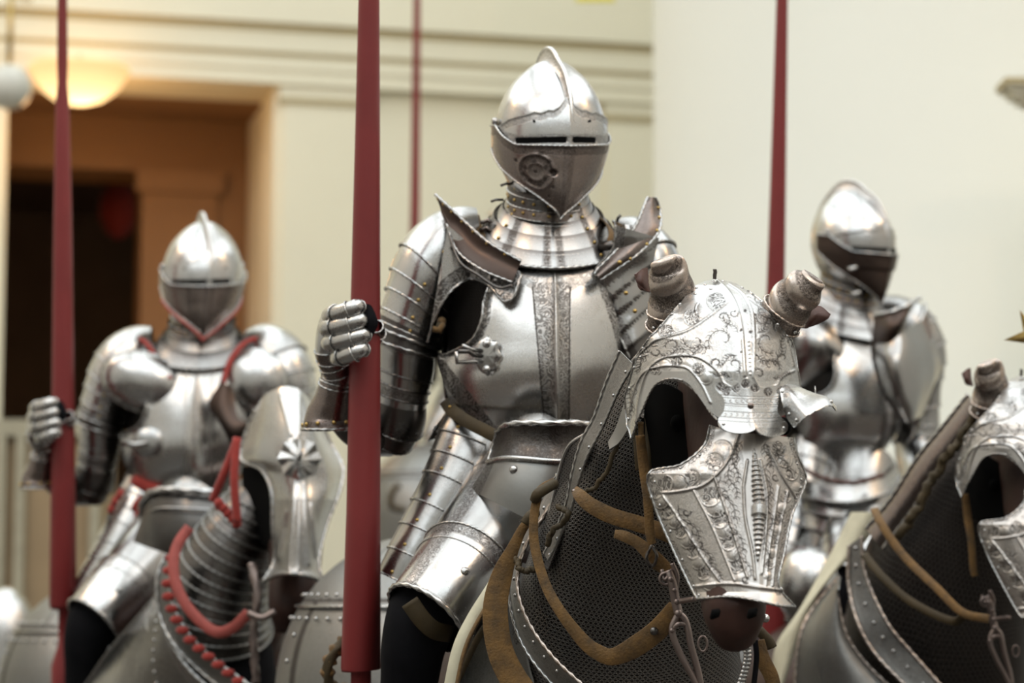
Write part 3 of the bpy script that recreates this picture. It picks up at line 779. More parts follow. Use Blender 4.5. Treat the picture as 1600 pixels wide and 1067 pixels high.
ARM = Limb([(752, 352, .05, 26, 40), (722, 366, .045, 42, 66), (692, 392, .03, 54, 80), (668, 428, .02, 57, 84), (652, 465, .015, 52, 76), (641, 500, .01, 46, 64), (636, 535, .01, 45, 56), (634, 575, .015, 45, 52), (628, 615, .02, 42, 48), (620, 655, .03, 42, 46), (606, 685, .05, 34, 40), (592, 704, .06, 14, 20)], tilt=.32)
FORE = Limb([(604, 676, .05, 38, 40), (580, 678, .02, 34, 36), (552, 664, -.04, 30, 32), (532, 636, -.09, 26, 26), (524, 600, -.12, 22, 22), (522, 570, -.13, 20, 20)])
def right_arm(root, kind=0):
    pa = thing_part = None
    mb = MB()
    sm = 'steel_bright' if kind else 'steel_bright'
    bandf = lambda U, V: ((U > 0.0) & (U < 1.15)) * ((np.abs(U - 0.45) < 0.42)) * 0.95 if kind == 0 else (V > .8) * 0.3
    cuts = [0.05, 0.27, 0.34, 0.405, 0.465, 0.505]
    ARM.lames(mb, cuts, sm, amp=3.0, rivth=(1.45,), band=bandf, rim='steel', rr=2.0, rmat='brass')
    pd = mb.build('pauldron', root)
    mb = MB()
    ARM.lames(mb, [0.49, 0.525, 0.56], 'steel_dark', amp=4.5, off=0.002, rim='steel', rr=3.0, band=lambda U, V: 0.5 + 0 * U)
    ARM.band(mb, 0.55, 0.80, 'steel', off=-0.001, nv=26, bd=lambda U, V, t: ((V > .62) & (V < .74)) * 0.9 + (V < .12) * .7)
    for t in (0.66, 0.70, 0.735): mb.rope(ARM.ringp(t, 0.0005), 1.5 * S, 'steel_dark')
    mb.build('upper_arm_plate', root)
    mb = MB()                                                          # elbow cop
    ARM.lames(mb, [0.77, 0.84, 0.90], 'steel_dark', amp=5, rim='steel_dark', rr=2.0, rmat='steel_dark', rivth=(0.6,))
    c = K(604, 664, .05)
    th = np.linspace(0, 2 * PI, 41)[:-1]; ph = np.linspace(0, PI * .62, 14)
    ax = nz(K(632, 690, .10) - c); u_ = nz(np.cross(ax, FWD)); v_ = np.cross(ax, u_)
    G = np.array([[c + ax * math.cos(p) * 46 * S + (u_ * math.cos(t) * 50 + v_ * math.sin(t) * 44) * S * math.sin(p) for t in th] for p in ph])
    mb.grid(G, 'steel_dark', close=True, bd=(np.arange(14)[:, None] > 10) * .8 * np.ones((1, 40)))
    mb.rope(np.vstack([G[-1], G[-1][:1]]), 2.6 * S, 'steel_dark')
    mb.build('elbow_cop', root)
    mb = MB(); FORE.band(mb, 0.0, 1.0, 'steel_dark', nv=30); mb.build('forearm_plate', root)
    mb = MB()                                                          # mail at the armpit
    G = cr(np.array([(745, 440, .06), (716, 455, .02), (690, 490, .03), (675, 540, .06)]), 12)
    g2 = cr(np.array([(770, 470, .02), (752, 500, -.02), (735, 530, -.01), (705, 556, .04)]), 12)
    GG = np.stack([KK(G + (g2 - G) * f + np.array([0, 0, .03 * math.sin(PI * f)])) for f in np.linspace(0, 1, 8)])
    mb.sheet(GG, 0.004, 'mail_black'); mb.build('armpit_mail', root)
    # front flap of the pauldron with etched border
    if kind == 0:
        top = cr(np.array([(700, 352), (728, 376), (756, 398), (784, 414), (813, 424)], float), 110)
        low = cr(np.array([(668, 535), (677, 505), (690, 476), (708, 452), (735, 436), (764, 446), (786, 470), (801, 464), (814, 430)], float), 110)
        v = np.linspace(0, 1, 60)[:, None, None]
        G = top + (low - top) * v
        X, Y = G[..., 0], G[..., 1]
        dl = np.min(np.hypot(X[..., None] - low[None, None, ::3, 0], Y[..., None] - low[None, None, ::3, 1]), -1)
        D = -0.060 - 0.035 * np.exp(-((X - 700) / 60) ** 2) + 0.04 * np.clip((690 - X) / 60, 0, 1) - 0.045 * np.clip((X - 740) / 70, 0, 1)
        w_ = np.clip((X - 735) / 30, 0, 1); D = D * (1 - w_) + np.minimum(D, torso_depth(X, np.maximum(Y, 420), 8) - .022) * w_
        mb = MB(); G3 = K(X, Y, D); mb.sheet(G3, 0.0025, 'steel_etched', bd=((dl < 19) & (dl > 3)) * 0.95, et=(np.abs(dl - 20.5) < 1.2) * 0.9)
        mb.rope(G3[-1], 2.4 * S, 'steel')
        mb.build('pauldron_flap', pd)
        mb = MB()                                                      # upright guard (haute-piece)
        top = cr(np.array([(680, 304, -.03), (700, 322, -.06), (730, 350, -.085), (765, 380, -.125), (814, 408, -.155)], float), 60)
        low = cr(np.array([(698, 350, -.085), (708, 380, -.105), (724, 402, -.125), (758, 424, -.155), (800, 441, -.175)], float), 60)
        v = np.linspace(0, 1, 16)[:, None, None]
        G = top + (low - top) * v; G[..., 2] += 0.012 * np.sin(PI * v[..., 0])
        G3 = KK(G); mb.sheet(G3, 0.0025, 'steel_rust', bd=(v[..., 0] > .9) * .5 * np.ones((1, 60)))
        mb.rope(G3[0], 2.4 * S, 'steel'); mb.rope(G3[-1], 2.0 * S, 'steel')
        for i in (3, 10, 18, 26, 34, 43, 52): mb.dome(G3[1, i], -FWD, 3.0 * S, 'brass')
        for i in (14, 50): mb.dome(K(*(low[i] + np.array([0, 8, -.004]))), -FWD, 4 * S, 'steel_dark')
        mb.build('shoulder_guard', pd)
        mb = MB(); e = np.array([(700, 360, -.09), (718, 408, -.13), (748, 430, -.155), (778, 449, -.175), (800, 446, -.185)], float)
        mb.tube(KK(cr(e, 40)), 2.2 * S, 'steel_dark'); mb.build('guard_rim', pd)
        mb = MB(); mb.tube(KK([(690, 500, -.07), (688, 510, -.09), (684, 520, -.09)]), 7 * S, 'leather_dark'); mb.dome(K(690, 502, -.085), -FWD, 7 * S, 'leather', 1.0); mb.tube(KK([(692, 506, -.09), (686, 516, -.10), (676, 514, -.10)]), 5 * S, 'leather'); mb.build('arming_point', pd)
    elif kind == 1:
        # rounded breast-wing of the pauldron with rolled edge, red piping
        th = np.linspace(0, 2 * PI, 61)[:-1]; ph = np.linspace(0, PI / 2, 14)
        c = K(742, 440, -.10)
        G = np.array([[c + (RIGHT * math.cos(t) * 92 * math.sin(p) * (1.0) + UP * math.sin(t) * 62 * math.sin(p) - RIGHT * 0) * S - FWD * math.cos(p) * 50 * S for t in th] for p in ph])
        G = G + (RIGHT * 0.0)
        rot = math.radians(-18); cc_, ss_ = math.cos(rot), math.sin(rot)
        d = G - c; x = d @ RIGHT; z = d @ UP; y = d @ FWD
        G = c + RIGHT * (x * cc_ - z * ss_)[..., None] + UP * (x * ss_ + z * cc_)[..., None] + FWD * y[..., None]
        mb = MB(); mb.grid(G, 'steel_bright', close=True); mb.rope(np.vstack([G[-1], G[-1][:1]]), 4 * S, 'steel'); mb.build('pauldron_wing', pd)
        mb = MB(); mb.tube(KK(cr(np.array([(655, 385, .0), (690, 352, -.02), (735, 352, -.04), (775, 395, -.1), (806, 432, -.14)]), 40)), 6 * S, 'red_cloth'); mb.build('red_piping', pd)
    else:
        mb = MB()
        G = KK(surf([[(690, 352, -.02), (740, 360, -.06), (800, 400, -.10)], [(650, 420, -.03), (720, 430, -.12), (790, 470, -.13)], [(640, 500, 0), (700, 520, -.06), (760, 540, -.08)]], 30, 30))
        mb.sheet(G, .003, 'steel'); mb.build('pauldron_wing', pd)

def gauntlet(root, kind=0):
    mb = MB()                                                          # cuff
    CU = Limb([(528, 585, -.13, 23, 26), (524, 600, -.13, 24, 27), (519, 625, -.12, 28, 32), (513, 650, -.11, 35, 37), (513, 670, -.11, 40, 42)])
    CU.band(mb, 0, 1, 'steel_brown', nv=40, nu=60, bd=lambda U, V, t: ((V > .84) & (V < .97)) * 0.9 + ((U > .1) & (U < .85)) * (V < .84) * .85)
    CU.band(mb, 0, 1, 'steel_dark', nv=20, nu=60, off=-.003)
    mb.rope(CU.ringp(1.0, 0.001), 2.4 * S, 'steel')
    for q in (0.7, 1.25, 1.9, 2.5, 3.1, 3.7): CU.rivet(mb, .90, q, 3.6, 0.001)
    for t in (.22, .28): mb.rope(CU.ringp(t, 0.001), 1.6 * S, 'steel')
    cf = mb.build('gauntlet_cuff', root)
    mb = MB()                                                          # metacarpal plates
    HB = Limb([(531, 596, -.135, 20, 22), (527, 580, -.145, 22, 24), (521, 562, -.155, 24, 28), (517, 545, -.165, 24, 30), (514, 520, -.17, 19, 32), (517, 498, -.17, 15, 28), (522, 486, -.165, 8, 18)])
    HB.lames(mb, [0, .14, .26, .38, .5], 'steel_brown', amp=1.2, rr=1.1, rim='steel', nu=30)
    HB.band(mb, .45, 1.0, 'steel_bright', nv=30)
    for q in np.linspace(.05, .45, 7): HB.rivet(mb, q, 0.5, 2.0)
    mb.build('gauntlet_hand_plate', cf)
    tips = [(560, 480), (565, 502), (569, 525), (567, 547)]
    kn = [(512, 494), (507, 514), (511, 537), (524, 560)]
    for (tx, ty), (kx, ky) in zip(tips, kn):
        mb = MB()
        mx = [(kx, ky, -.185, 7, 8), (kx + 4, ky - 1, -.215, 12, 12), (kx + (tx - kx) * .33, ky + (ty - ky) * .28, -.245, 12.5, 12), (kx + (tx - kx) * .66, ky + (ty - ky) * .62, -.262, 12, 11), (tx - 3, ty - 1, -.262, 10.5, 9.5), (tx + 2, ty, -.25, 8, 8)]
        FG = Limb(mx)
        FG.lames(mb, [0.05, .36, .62, .97], 'steel_bright', amp=1.8, rr=1.2, rim='steel_bright', nu=26, edge_dark=.3)
        FG.rivet(mb, .93, 4.9, 2.2, mat='steel_dark'); FG.rivet(mb, .93, 1.6, 2.0, mat='steel_dark')
        mb.build('finger', cf)
    mb = MB()                                                          # thumb behind the lance
    TH = Limb([(545, 560, -.17, 14, 14), (570, 540, -.15, 13, 13), (590, 522, -.17, 11, 11), (588, 510, -.20, 9, 9)])
    TH.lames(mb, [0, .4, .7, 1.0], 'steel_brown', amp=1.2, rr=1.2, nu=22); mb.build('thumb', cf)
    mb = MB(); G = KK(surf([[(560, 474, -.240), (578, 476, -.250), (586, 488, -.243)], [(560, 504, -.250), (580, 502, -.262), (591, 506, -.247)], [(560, 538, -.240), (577, 534, -.250), (585, 520, -.243)]], 14, 14)); mb.sheet(G, .002, 'black_cloth'); mb.build('leather_palm', cf)

def left_shoulder(root, kind=0):
    if kind == 0:
        AR2 = Limb([(960, 356, .06, 20, 34), (985, 372, .055, 38, 60), (1008, 402, .04, 48, 78), (1022, 440, .03, 46, 80), (1022, 480, .02, 44, 72), (1018, 530, .01, 44, 56), (1010, 590, .01, 42, 50), (1000, 650, .0, 42, 48)])
        mb = MB(); AR2.lames(mb, [0.05, .30, .40, .50, .60, .70, 1.0], 'steel', amp=3, rivth=(1.9,), band=lambda U, V: ((U > 2.1) & (U < 3.1)) * .9, rim='steel', rr=2.0)
        pd = mb.build('pauldron', root)
        mb = MB()                                                      # plates folding over the breast
        A = cr(np.array([(962, 352), (958, 388), (928, 428), (944, 470), (966, 520), (984, 560)], float), 70)
        B = cr(np.array([(1030, 372), (1024, 396), (1020, 425), (1026, 470), (1030, 520), (1034, 560)], float), 70)
        v = np.linspace(0, 1, 30)[:, None, None]; G = np.swapaxes(A + (B - A) * v, 0, 1)
        X, Y = G[..., 0], G[..., 1]; U = np.linspace(0, 1, 30)[None]
        D = -0.115 - 0.02 * np.sin(PI * U) + 0.055 * U - 0.012 * np.clip((430 - Y) / 60, -1, 1)
        saw = np.zeros_like(Y); yy = Y + (X - 940) * 0.85
        for c0, c1 in ((455, 480), (480, 512), (512, 545), (545, 580)): saw = np.where((yy >= c0) & (yy < c1), (yy - c0) / (c1 - c0), saw)
        D = D - 0.007 * saw
        dl = X - A[:, None, 0]
        G3 = K(X, Y, D)
        mb.sheet(G3, .003, 'steel', bd=((dl < 15) & (dl > 2)) * .95, et=(saw < .06) * (yy > 455) * .8)
        mb.rope(G3[:, 0], 2.2 * S, 'steel')
        for xx, yv in ((968, 410), (978, 458), (992, 486)): mb.dome(K(xx, yv, -.16), -FWD, 3.6 * S, 'brass')
        mb.build('pauldron_flap', pd)
        mb = MB()                                                      # haute-piece
        A = cr(np.array([(1012, 308, -.02), (1005, 325, -.05), (990, 358, -.09), (962, 392, -.125), (930, 424, -.14)], float), 60)
        B = cr(np.array([(1024, 308, -.02), (1031, 330, -.02), (1029, 362, -.07), (996, 398, -.12), (938, 438, -.15)], float), 60)
        v = np.linspace(0, 1, 14)[:, None, None]; G = np.swapaxes(A + (B - A) * v, 0, 1); G[..., 2] -= .012 * np.sin(PI * v[..., 0].T)
        G3 = KK(G); mb.sheet(G3, .0025, 'steel_brown', bd=.35 + 0 * G[..., 0]); mb.rope(G3[:, -1], 2.3 * S, 'steel'); mb.rope(G3[:, 0], 2.2 * S, 'steel')
        for i in (12, 20, 29, 38, 47): mb.dome(G3[i, -2], -FWD, 3.2 * S, 'brass')
        mb.build('shoulder_guard', pd)
        mb = MB()                                                      # bright curved neck wing
        G = surf([[(958, 345, -.02), (975, 350, -.06), (990, 352, -.05), (997, 356, -.02)], [(968, 368, -.05), (982, 372, -.085), (996, 374, -.07), (1004, 372, -.03)], [(962, 398, -.10), (972, 398, -.125), (978, 396, -.12), (990, 388, -.08)], [(928, 428, -.145), (932, 430, -.15), (936, 430, -.15), (944, 426, -.14)]], 20, 30)
        G3 = KK(G); mb.sheet(G3, .0025, 'steel_bright'); mb.rope(G3[:, 0], 2.2 * S, 'steel'); mb.build('neck_wing', pd)
        mb = MB()
        mb.strap(KK(cr(np.array([(940, 345, .0), (950, 352, -.04), (956, 368, -.07), (950, 388, -.09)]), 14)), 14 * S, .003, 'leather', face=[1, -1, .3])
        mb.tube(KK([(938, 385, -.08), (950, 384, -.09), (962, 384, -.09)]), 8 * S, 'steel_dark'); mb.dome(K(962, 382, -.09), [.4, -1, 0], 9 * S, 'leather_dark')
        mb.tube(KK([(962, 352, -.02), (966, 340, -.02), (970, 336, -.02)]), 2.5 * S, 'steel_dark')
        mb.build('shoulder_strap', pd)
    else:
        AR2 = Limb([(948, 352, .05, 24, 36), (985, 362, .045, 48, 66), (1015, 392, .03, 64, 84), (1035, 436, .02, 66, 88), (1044, 482, .02, 60, 76), (1050, 530, .02, 50, 60), (1056, 590, .02, 46, 52), (1052, 650, .01, 44, 48), (1030, 700, -.05, 40, 42), (985, 740, -.15, 36, 38), (930, 770, -.26, 30, 32)])
        mb = MB(); AR2.lames(mb, [0.03, .22, .30, .37, .44], 'steel_bright' if kind == 1 else 'steel', amp=3.2, rim='steel', rr=2.2, band=lambda U, V: (V > .8) * .3)
        pd = mb.build('pauldron', root)
        mb = MB(); AR2.lames(mb, [.43, .55, .62, .68, 1.0], 'steel' if kind == 2 else 'steel_brown', amp=4, rim='steel', rr=2.2); mb.build('arm_plates', root)
        if kind == 1:
            mb = MB(); mb.ball(K(985, 440, -.08), (72 * S, 50 * S, 74 * S), 'steel_bright', 40, 24); mb.build('pauldron_wing', pd)
            mb = MB(); mb.tube(KK(cr(np.array([(1065, 372, 0), (1010, 350, -.02), (965, 352, -.05), (935, 388, -.1), (922, 440, -.14)]), 40)), 6 * S, 'red_cloth'); mb.build('red_piping', pd)
            mb = MB(); G = KK(surf([[(922, 436, -.19), (935, 440, -.2), (948, 446, -.18)], [(898, 486, -.2), (930, 500, -.23), (965, 512, -.22)], [(926, 536, -.2), (952, 548, -.24), (990, 528, -.22)], [(948, 580, -.2), (965, 575, -.22), (988, 555, -.2)]], 20, 24)); mb.sheet(G, .003, 'steel_rust'); mb.build('left_gauntlet_cuff', root)
        else:
            mb = MB()
            G = KK(surf([[(905, 400, -.14), (960, 395, -.13), (1015, 350, -.08), (1040, 330, -.03)], [(900, 425, -.15), (965, 425, -.16), (1015, 400, -.12), (1035, 350, -.06)], [(905, 465, -.15), (965, 460, -.18), (1005, 430, -.15), (1020, 400, -.10)]], 30, 20))
            mb.sheet(G, .003, 'steel_brown'); mb.rope(G[0], 3.4 * S, 'steel_bright'); mb.build('shoulder_guard', pd)
            mb = MB()
            G = KK(surf([[(905, 455, -.16), (965, 440, -.18), (1020, 400, -.12)], [(910, 520, -.17), (965, 500, -.21), (1040, 470, -.13)], [(925, 590, -.15), (960, 600, -.18), (1000, 560, -.12)], [(945, 640, -.1), (960, 645, -.12), (975, 635, -.1)]], 30, 30))
            mb.sheet(G, .003, 'steel'); mb.rope(G[:, 0], 2.6 * S, 'steel'); mb.build('pauldron_wing', pd)

def lower_body(root, kind=0):
    bpn = 'tasset'
    TS = Limb([(756, 650, -.06, 54, 40), (742, 690, -.07, 58, 48), (722, 735, -.085, 54, 52), (700, 780, -.10, 50, 54), (674, 830, -.115, 48, 54), (648, 880, -.13, 46, 52), (632, 915, -.135, 44, 50)])
    mb = MB()
    TS.lames(mb, [0.02, .19, .31, .43, .58, .70, .82, .98] , 'steel' if kind == 0 else 'steel_bright', amp=2.2, th0=-.35, th1=3.4, closed=False, rim='steel_bright', rr=1.4, rivth=(2.15,), nu=70,
             band=(lambda U, V: ((U > .55) & (U < 1.15)) * .95 + ((U > 2.75) & (U < 3.05)) * .6) if kind == 0 else None, rmat='brass' if kind == 0 else 'steel')
    mb.build('tasset', root)
    mb = MB()                                                          # cuisse down to the knee
    CS = Limb([(858, 690, -.10, 84, 74), (818, 758, -.16, 86, 80), (776, 822, -.24, 82, 82), (734, 878, -.31, 76, 80), (694, 930, -.37, 68, 74), (664, 966, -.40, 62, 68)], scale=S * .94)
    CS.band(mb, 0, .62, 'steel', nv=50, nu=80, bd=lambda U, V, t: (np.abs(U - 2.5) < .2) * .9 if kind == 0 else 0 * U, et=(np.abs(np.linspace(0, 1, 50) - .45) < .012)[:, None] * np.ones((1, 80)) * .8)
    CS.band(mb, .60, .99, 'steel_bright', nv=40, nu=80, off=.004, flare=.003, bd=lambda U, V, t: ((V < .14) * .9 + ((V > .62) & (V < .64)) * 1.0 + (np.abs(U - 2.5) < .2) * .8 + (V > .9) * .4) if kind == 0 else 0 * U)
    mb.rope(CS.ringp(.605, .005), 1.6 * S, 'steel_bright'); mb.rope(CS.ringp(.68, .005), 1.2 * S, 'steel_bright')
    mb.rope(CS.ringp(.99, .007), 3.6 * S, 'steel_bright')
    CS.rivet(mb, .78, 1.6, 8, .003, 'steel')
    mb.build('thigh_plate', root)
    mb = MB()                                                          # dark leg below the knee
    LG = Limb([(700, 905, -.30, 60, 60), (668, 950, -.36, 60, 62), (648, 1000, -.36, 52, 56), (640, 1060, -.33, 46, 52), (632, 1130, -.30, 42, 48), (622, 1230, -.27, 40, 44), (618, 1300, -.27, 34, 38), (606, 1330, -.34, 34, 50), (600, 1345, -.42, 20, 50)], scale=S * .92)
    LG.band(mb, 0, 1, 'black_cloth', nv=60); mb.build('lower_leg', root)
    if kind == 0:
        mb = MB(); mb.strap(KK(cr(np.array([(640, 940, -.46), (660, 968, -.455), (680, 985, -.44), (705, 990, -.40)]), 20)), 26 * S, .004, 'leather_dark'); mb.build('knee_strap', root)
    mb = MB()                                                          # far thigh and seat
    FT = Limb([(880, 720, .10, 70, 70), (930, 780, .0, 70, 70), (960, 860, -.08, 64, 64), (965, 940, -.1, 56, 56), (955, 1060, -.02, 46, 50), (950, 1250, .0, 40, 44), (940, 1330, -.08, 30, 50)])
    FT.band(mb, 0, 1, 'steel_dark', nv=40); mb.build('far_leg', root)
    mb = MB()                                                          # hips, filling between breastplate and saddle
    HPB = Limb([(808, 655, .01, 104, 100), (812, 700, .02, 112, 108), (822, 760, .03, 122, 118), (832, 820, .04, 112, 112), (835, 850, .04, 60, 60)])
    HPB.lames(mb, [0, .2, .38, .56], 'steel' if kind == 0 else 'steel_bright', amp=3, nu=60); HPB.band(mb, .5, 1, 'leather_dark', nv=16)
    mb.build('fauld', root)

def front_extras(root):
    mb = MB()                                                          # waist belt
    e = np.array([(696, 626, -.03), (706, 641, -.115), (726, 656, -.155), (752, 670, -.18), (786, 686, -.20), (830, 694, -.21), (880, 692, -.20)], float)
    mb.strap(KK(cr(e, 40)), 20 * S, .004, 'leather_dark'); mb.dome(K(703, 636, -.105), -FWD, 3 * S, 'brass'); mb.build('waist_belt', root)
    mb = MB()                                                          # hinge plate at the hip
    G = KK(surf([[(702, 640, -.03), (694, 646, -.02), (688, 656, .0)], [(690, 662, -.04), (680, 668, -.02), (676, 674, .0)], [(682, 684, -.03), (672, 688, -.01), (668, 690, .0)]], 10, 12)); mb.sheet(G, .003, 'steel_bright')
    for x, y in ((694, 652), (681, 668), (679, 672), (682, 684)): mb.dome(K(x, y, -.045), -FWD, 3 * S, 'steel_dark')
    mb.build('hip_hinge', root)
    mb = MB()                                                          # lance rest
    c = torso_depth(np.array(768.), np.array(556.), 10) - .012
    th = np.linspace(0, 2 * PI, 61)[:-1]
    lob = 1 + .09 * np.cos(np.clip(th, -10, 10) * 8) * (np.cos(th) > -.3)
    rows = []
    for f, dz in ((0, .006), (.5, .005), (.85, .004), (1.0, 0.0), (1.0, -.004)):
        rows.append(np.array([K(762 + 20 * f * lob[i] * math.cos(t), 556 + 29 * f * lob[i] * math.sin(t), c - dz) for i, t in enumerate(th)]))
    mb.grid(np.array(rows), 'steel_bright', close=True, flip=True)
    for y in (537, 577): mb.dome(K(760, y, c - .007), -FWD, 6.5 * S, 'steel_bright')
    mb.tube(KK([(752, 556, c - .01), (740, 555, c - .03), (732, 549, c - .045), (716, 549, c - .05)]), 3.5 * S, 'steel_dark', n=8)
    mb.tube(KK([(752, 565, c - .01), (740, 565, c - .03), (714, 566, c - .05), (713, 549, c - .05)]), 3.5 * S, 'steel', n=8)
    mb.tube(KK([(752, 548, c - .01), (736, 546, c - .03), (722, 540, c - .04)]), 3.5 * S, 'steel', n=8)
    mb.build('lance_rest', root)
    for x, y, d_ in ((775, 312, -.02), (790, 287, -.06)):
        mb = MB(); mb.tube(KK([(x + 12, y, d_), (x, y, d_), (x - 8, y + 3, d_)]), 2.2 * S, 'steel_dark'); mb.build('collar_hook', root)
    for x0, y0 in ((764, 344), (762, 356)):
        mb = MB(); mb.tube(KK([(x0 - 12, y0 + 4, -.02), (x0, y0, -.03), (x0 + 3, y0 + 5, -.03)]), 3.5 * S, 'steel_brown'); mb.build('collar_buckle', root)
    mb = MB(); mb.strap(KK(cr(np.array([(742, 338, .03), (745, 350, -.0), (750, 366, -.02), (760, 380, -.05)]), 12)), 15 * S, .003, 'leather'); mb.build('shoulder_strap', root)

def knight(name, label, loc, kind):
    r = thing(name, label, 'armoured rider', loc, 'armoured riders with lances')
    helmet(r, kind); gorget(r, kind); breastplate(r, kind); right_arm(r, kind); gauntlet(r, kind); left_shoulder(r, kind); lower_body(r, kind)
    return r
KBASE = K(830, 850, .05)
kn = knight('armoured_knight', 'front armoured knight with closed visor and etched breastplate, gripping the thick red lance', KBASE, 0)
front_extras(kn)

# ================================================================= ENGRAVING
class Canvas:
    """relief and engraving of one plate, drawn once and stored on the vertices of its mesh"""
    def __init__(s, x0, y0, x1, y1, res=2.0):
        s.x0, s.y0, s.res = x0, y0, res
        s.w = int((x1 - x0) * res); s.h = int((y1 - y0) * res)
        s.et = np.zeros((s.h, s.w)); s.ht = np.zeros((s.h, s.w)); s.bd = np.zeros((s.h, s.w))
        s.X, s.Y = np.meshgrid(x0 + np.arange(s.w) / res, y0 + np.arange(s.h) / res)
    def _win(s, x, y, r):
        a = max(0, int((x.min() - r - s.x0) * s.res)); b = min(s.w, int((x.max() + r - s.x0) * s.res) + 2)
        c = max(0, int((y.min() - r - s.y0) * s.res)); d = min(s.h, int((y.max() + r - s.y0) * s.res) + 2)
        return slice(c, d), slice(a, b)
    def line(s, pts, w=1.0, et=0.0, ht=0.0, n=None, taper=False):
        pts = np.array(pts, float)
        if len(pts) > 2: pts = cr(pts, n or len(pts) * 7)
        for k in range(len(pts) - 1):
            p, q = pts[k], pts[k + 1]
            ww = w * (1 - 0.75 * k / (len(pts) - 1)) if taper else w
            sl = s._win(np.array([p[0], q[0]]), np.array([p[1], q[1]]), ww * 2.6)
            X, Y = s.X[sl], s.Y[sl]
            if X.size == 0: continue
            d = q - p; L = max((d ** 2).sum(), 1e-6)
            t = np.clip(((X - p[0]) * d[0] + (Y - p[1]) * d[1]) / L, 0, 1)
            r = np.hypot(X - p[0] - t * d[0], Y - p[1] - t * d[1])
            g = np.exp(-(r / ww) ** 2 * 1.3)
            if et: s.et[sl] = np.maximum(s.et[sl], et * g)
            if ht > 0: s.ht[sl] = np.maximum(s.ht[sl], ht * g)
            if ht < 0: s.ht[sl] = np.minimum(s.ht[sl], ht * g)
    def disc(s, x, y, r, et=0, ht=0, bd=0, ry=None, rot=0.0):
        ry = ry or r
        sl = s._win(np.array([x]), np.array([y]), max(r, ry) * 1.6)
        dx, dy = s.X[sl] - x, s.Y[sl] - y
        c, n_ = math.cos(rot), math.sin(rot)
        q = np.hypot((dx * c + dy * n_) / r, (-dx * n_ + dy * c) / ry)
        g = np.clip((1.08 - q) / 0.16, 0, 1)
        if et: s.et[sl] = np.maximum(s.et[sl], et * g)
        if bd: s.bd[sl] = np.maximum(s.bd[sl], bd * g)
        if bd < 0: s.bd[sl] *= (1 - g)
        if ht: s.ht[sl] += ht * np.clip(1 - q * q, 0, 1)
    def scroll(s, x, y, r, ang, turn=1, w=0.8, et=1.0, leaves=9):
        t = np.linspace(0, 1, 26)
        a = ang + turn * t * 4.6
        rr = r * (1 - t * 0.86)
        pts = np.stack([x + rr * np.cos(a), y + rr * np.sin(a)], 1)
        s.line(pts, w, et, n=40)
        for k in range(leaves):
            i = int(1 + k * 20 / leaves)
            p = pts[i]; o = np.array([math.cos(a[i]), math.sin(a[i])]); tg = np.array([-o[1], o[0]]) * turn
            l = rr[i] * 0.42
            s.line([p, p + o * l * .5 - tg * l * .15, p + o * l * .75 - tg * l * .75], w, et, n=7, taper=True)
            s.line([p, p - o * l * .35 - tg * l * .4, p - o * l * .3 - tg * l * .9], w * .8, et * .8, n=6, taper=True)
    def spray(s, x, y, ang, L, n=8, et=1.0, w=0.72):
        d = np.array([math.cos(ang), math.sin(ang)]); q = np.array([-d[1], d[0]])
        stem = [np.array([x, y]) + d * L * t + q * L * 0.10 * math.sin(t * 6) for t in np.linspace(0, 1, 7)]
        s.line(stem, w, et)
        for k in range(n):
            t = (k + .5) / n; p = np.array([x, y]) + d * L * t + q * L * .10 * math.sin(t * 6); l = L * 0.30 * (1 - t * .55)
            for sg in (-1, 1):
                s.line([p, p + d * l * .5 + q * sg * l * .55, p + d * l * .95 + q * sg * l * .45], w * .9, et, n=8, taper=True)
                s.line([p + d * l * .2, p + d * l * .35 + q * sg * l * .25, p + d * l * .75 + q * sg * l * .15], w * .6, et * .7, n=6, taper=True)
    def scales(s, path, r0, r1, n, first=1):
        """row of overlapping embossed scales, every other one engraved"""
        p = even(cr(np.array(path, float), 60), n)
        r = np.linspace(r0, r1, n) * 1.12
        tg = np.gradient(p, axis=0); tg /= np.linalg.norm(tg, axis=1, keepdims=True)
        for k in range(n):
            x, y = p[k]; rot = math.atan2(tg[k, 1], tg[k, 0])
            if (k + first) % 2: s.disc(x, y, r[k], bd=1.0, rot=rot, ry=r[k] * .95)
            else:
                s.disc(x, y, r[k], bd=-1.0, rot=rot, ry=r[k] * .95); s.disc(x, y, r[k], ht=1.7, rot=rot, ry=r[k] * .95)
            a = rot + np.linspace(-1.35, 1.35, 9)
            s.line(np.stack([x + r[k] * np.cos(a), y + r[k] * np.sin(a)], 1), 0.9, ht=1.2, et=0.0, n=14)
            s.line(np.stack([x + (r[k] + 1.2) * np.cos(a), y + (r[k] + 1.2) * np.sin(a)], 1), 0.5, et=0.5, n=14)
    def blur(s):
        for nm in ('ht',):
            a = getattr(s, nm)
            for _ in range(2):
                a = (a + np.roll(a, 1, 0) + np.roll(a, -1, 0)) / 3; a = (a + np.roll(a, 1, 1) + np.roll(a, -1, 1)) / 3
            setattr(s, nm, a)
    def sample(s, X, Y):
        i = np.clip(((Y - s.y0) * s.res), 0, s.h - 1.01); j = np.clip(((X - s.x0) * s.res), 0, s.w - 1.01)
        i0, j0 = i.astype(int), j.astype(int); fi, fj = i - i0, j - j0
        out = []
        for a in (s.et, s.ht, s.bd):
            out.append((a[i0, j0] * (1 - fi) + a[i0 + 1, j0] * fi) * (1 - fj) + (a[i0, j0 + 1] * (1 - fi) + a[i0 + 1, j0 + 1] * fi) * fj)
        return out

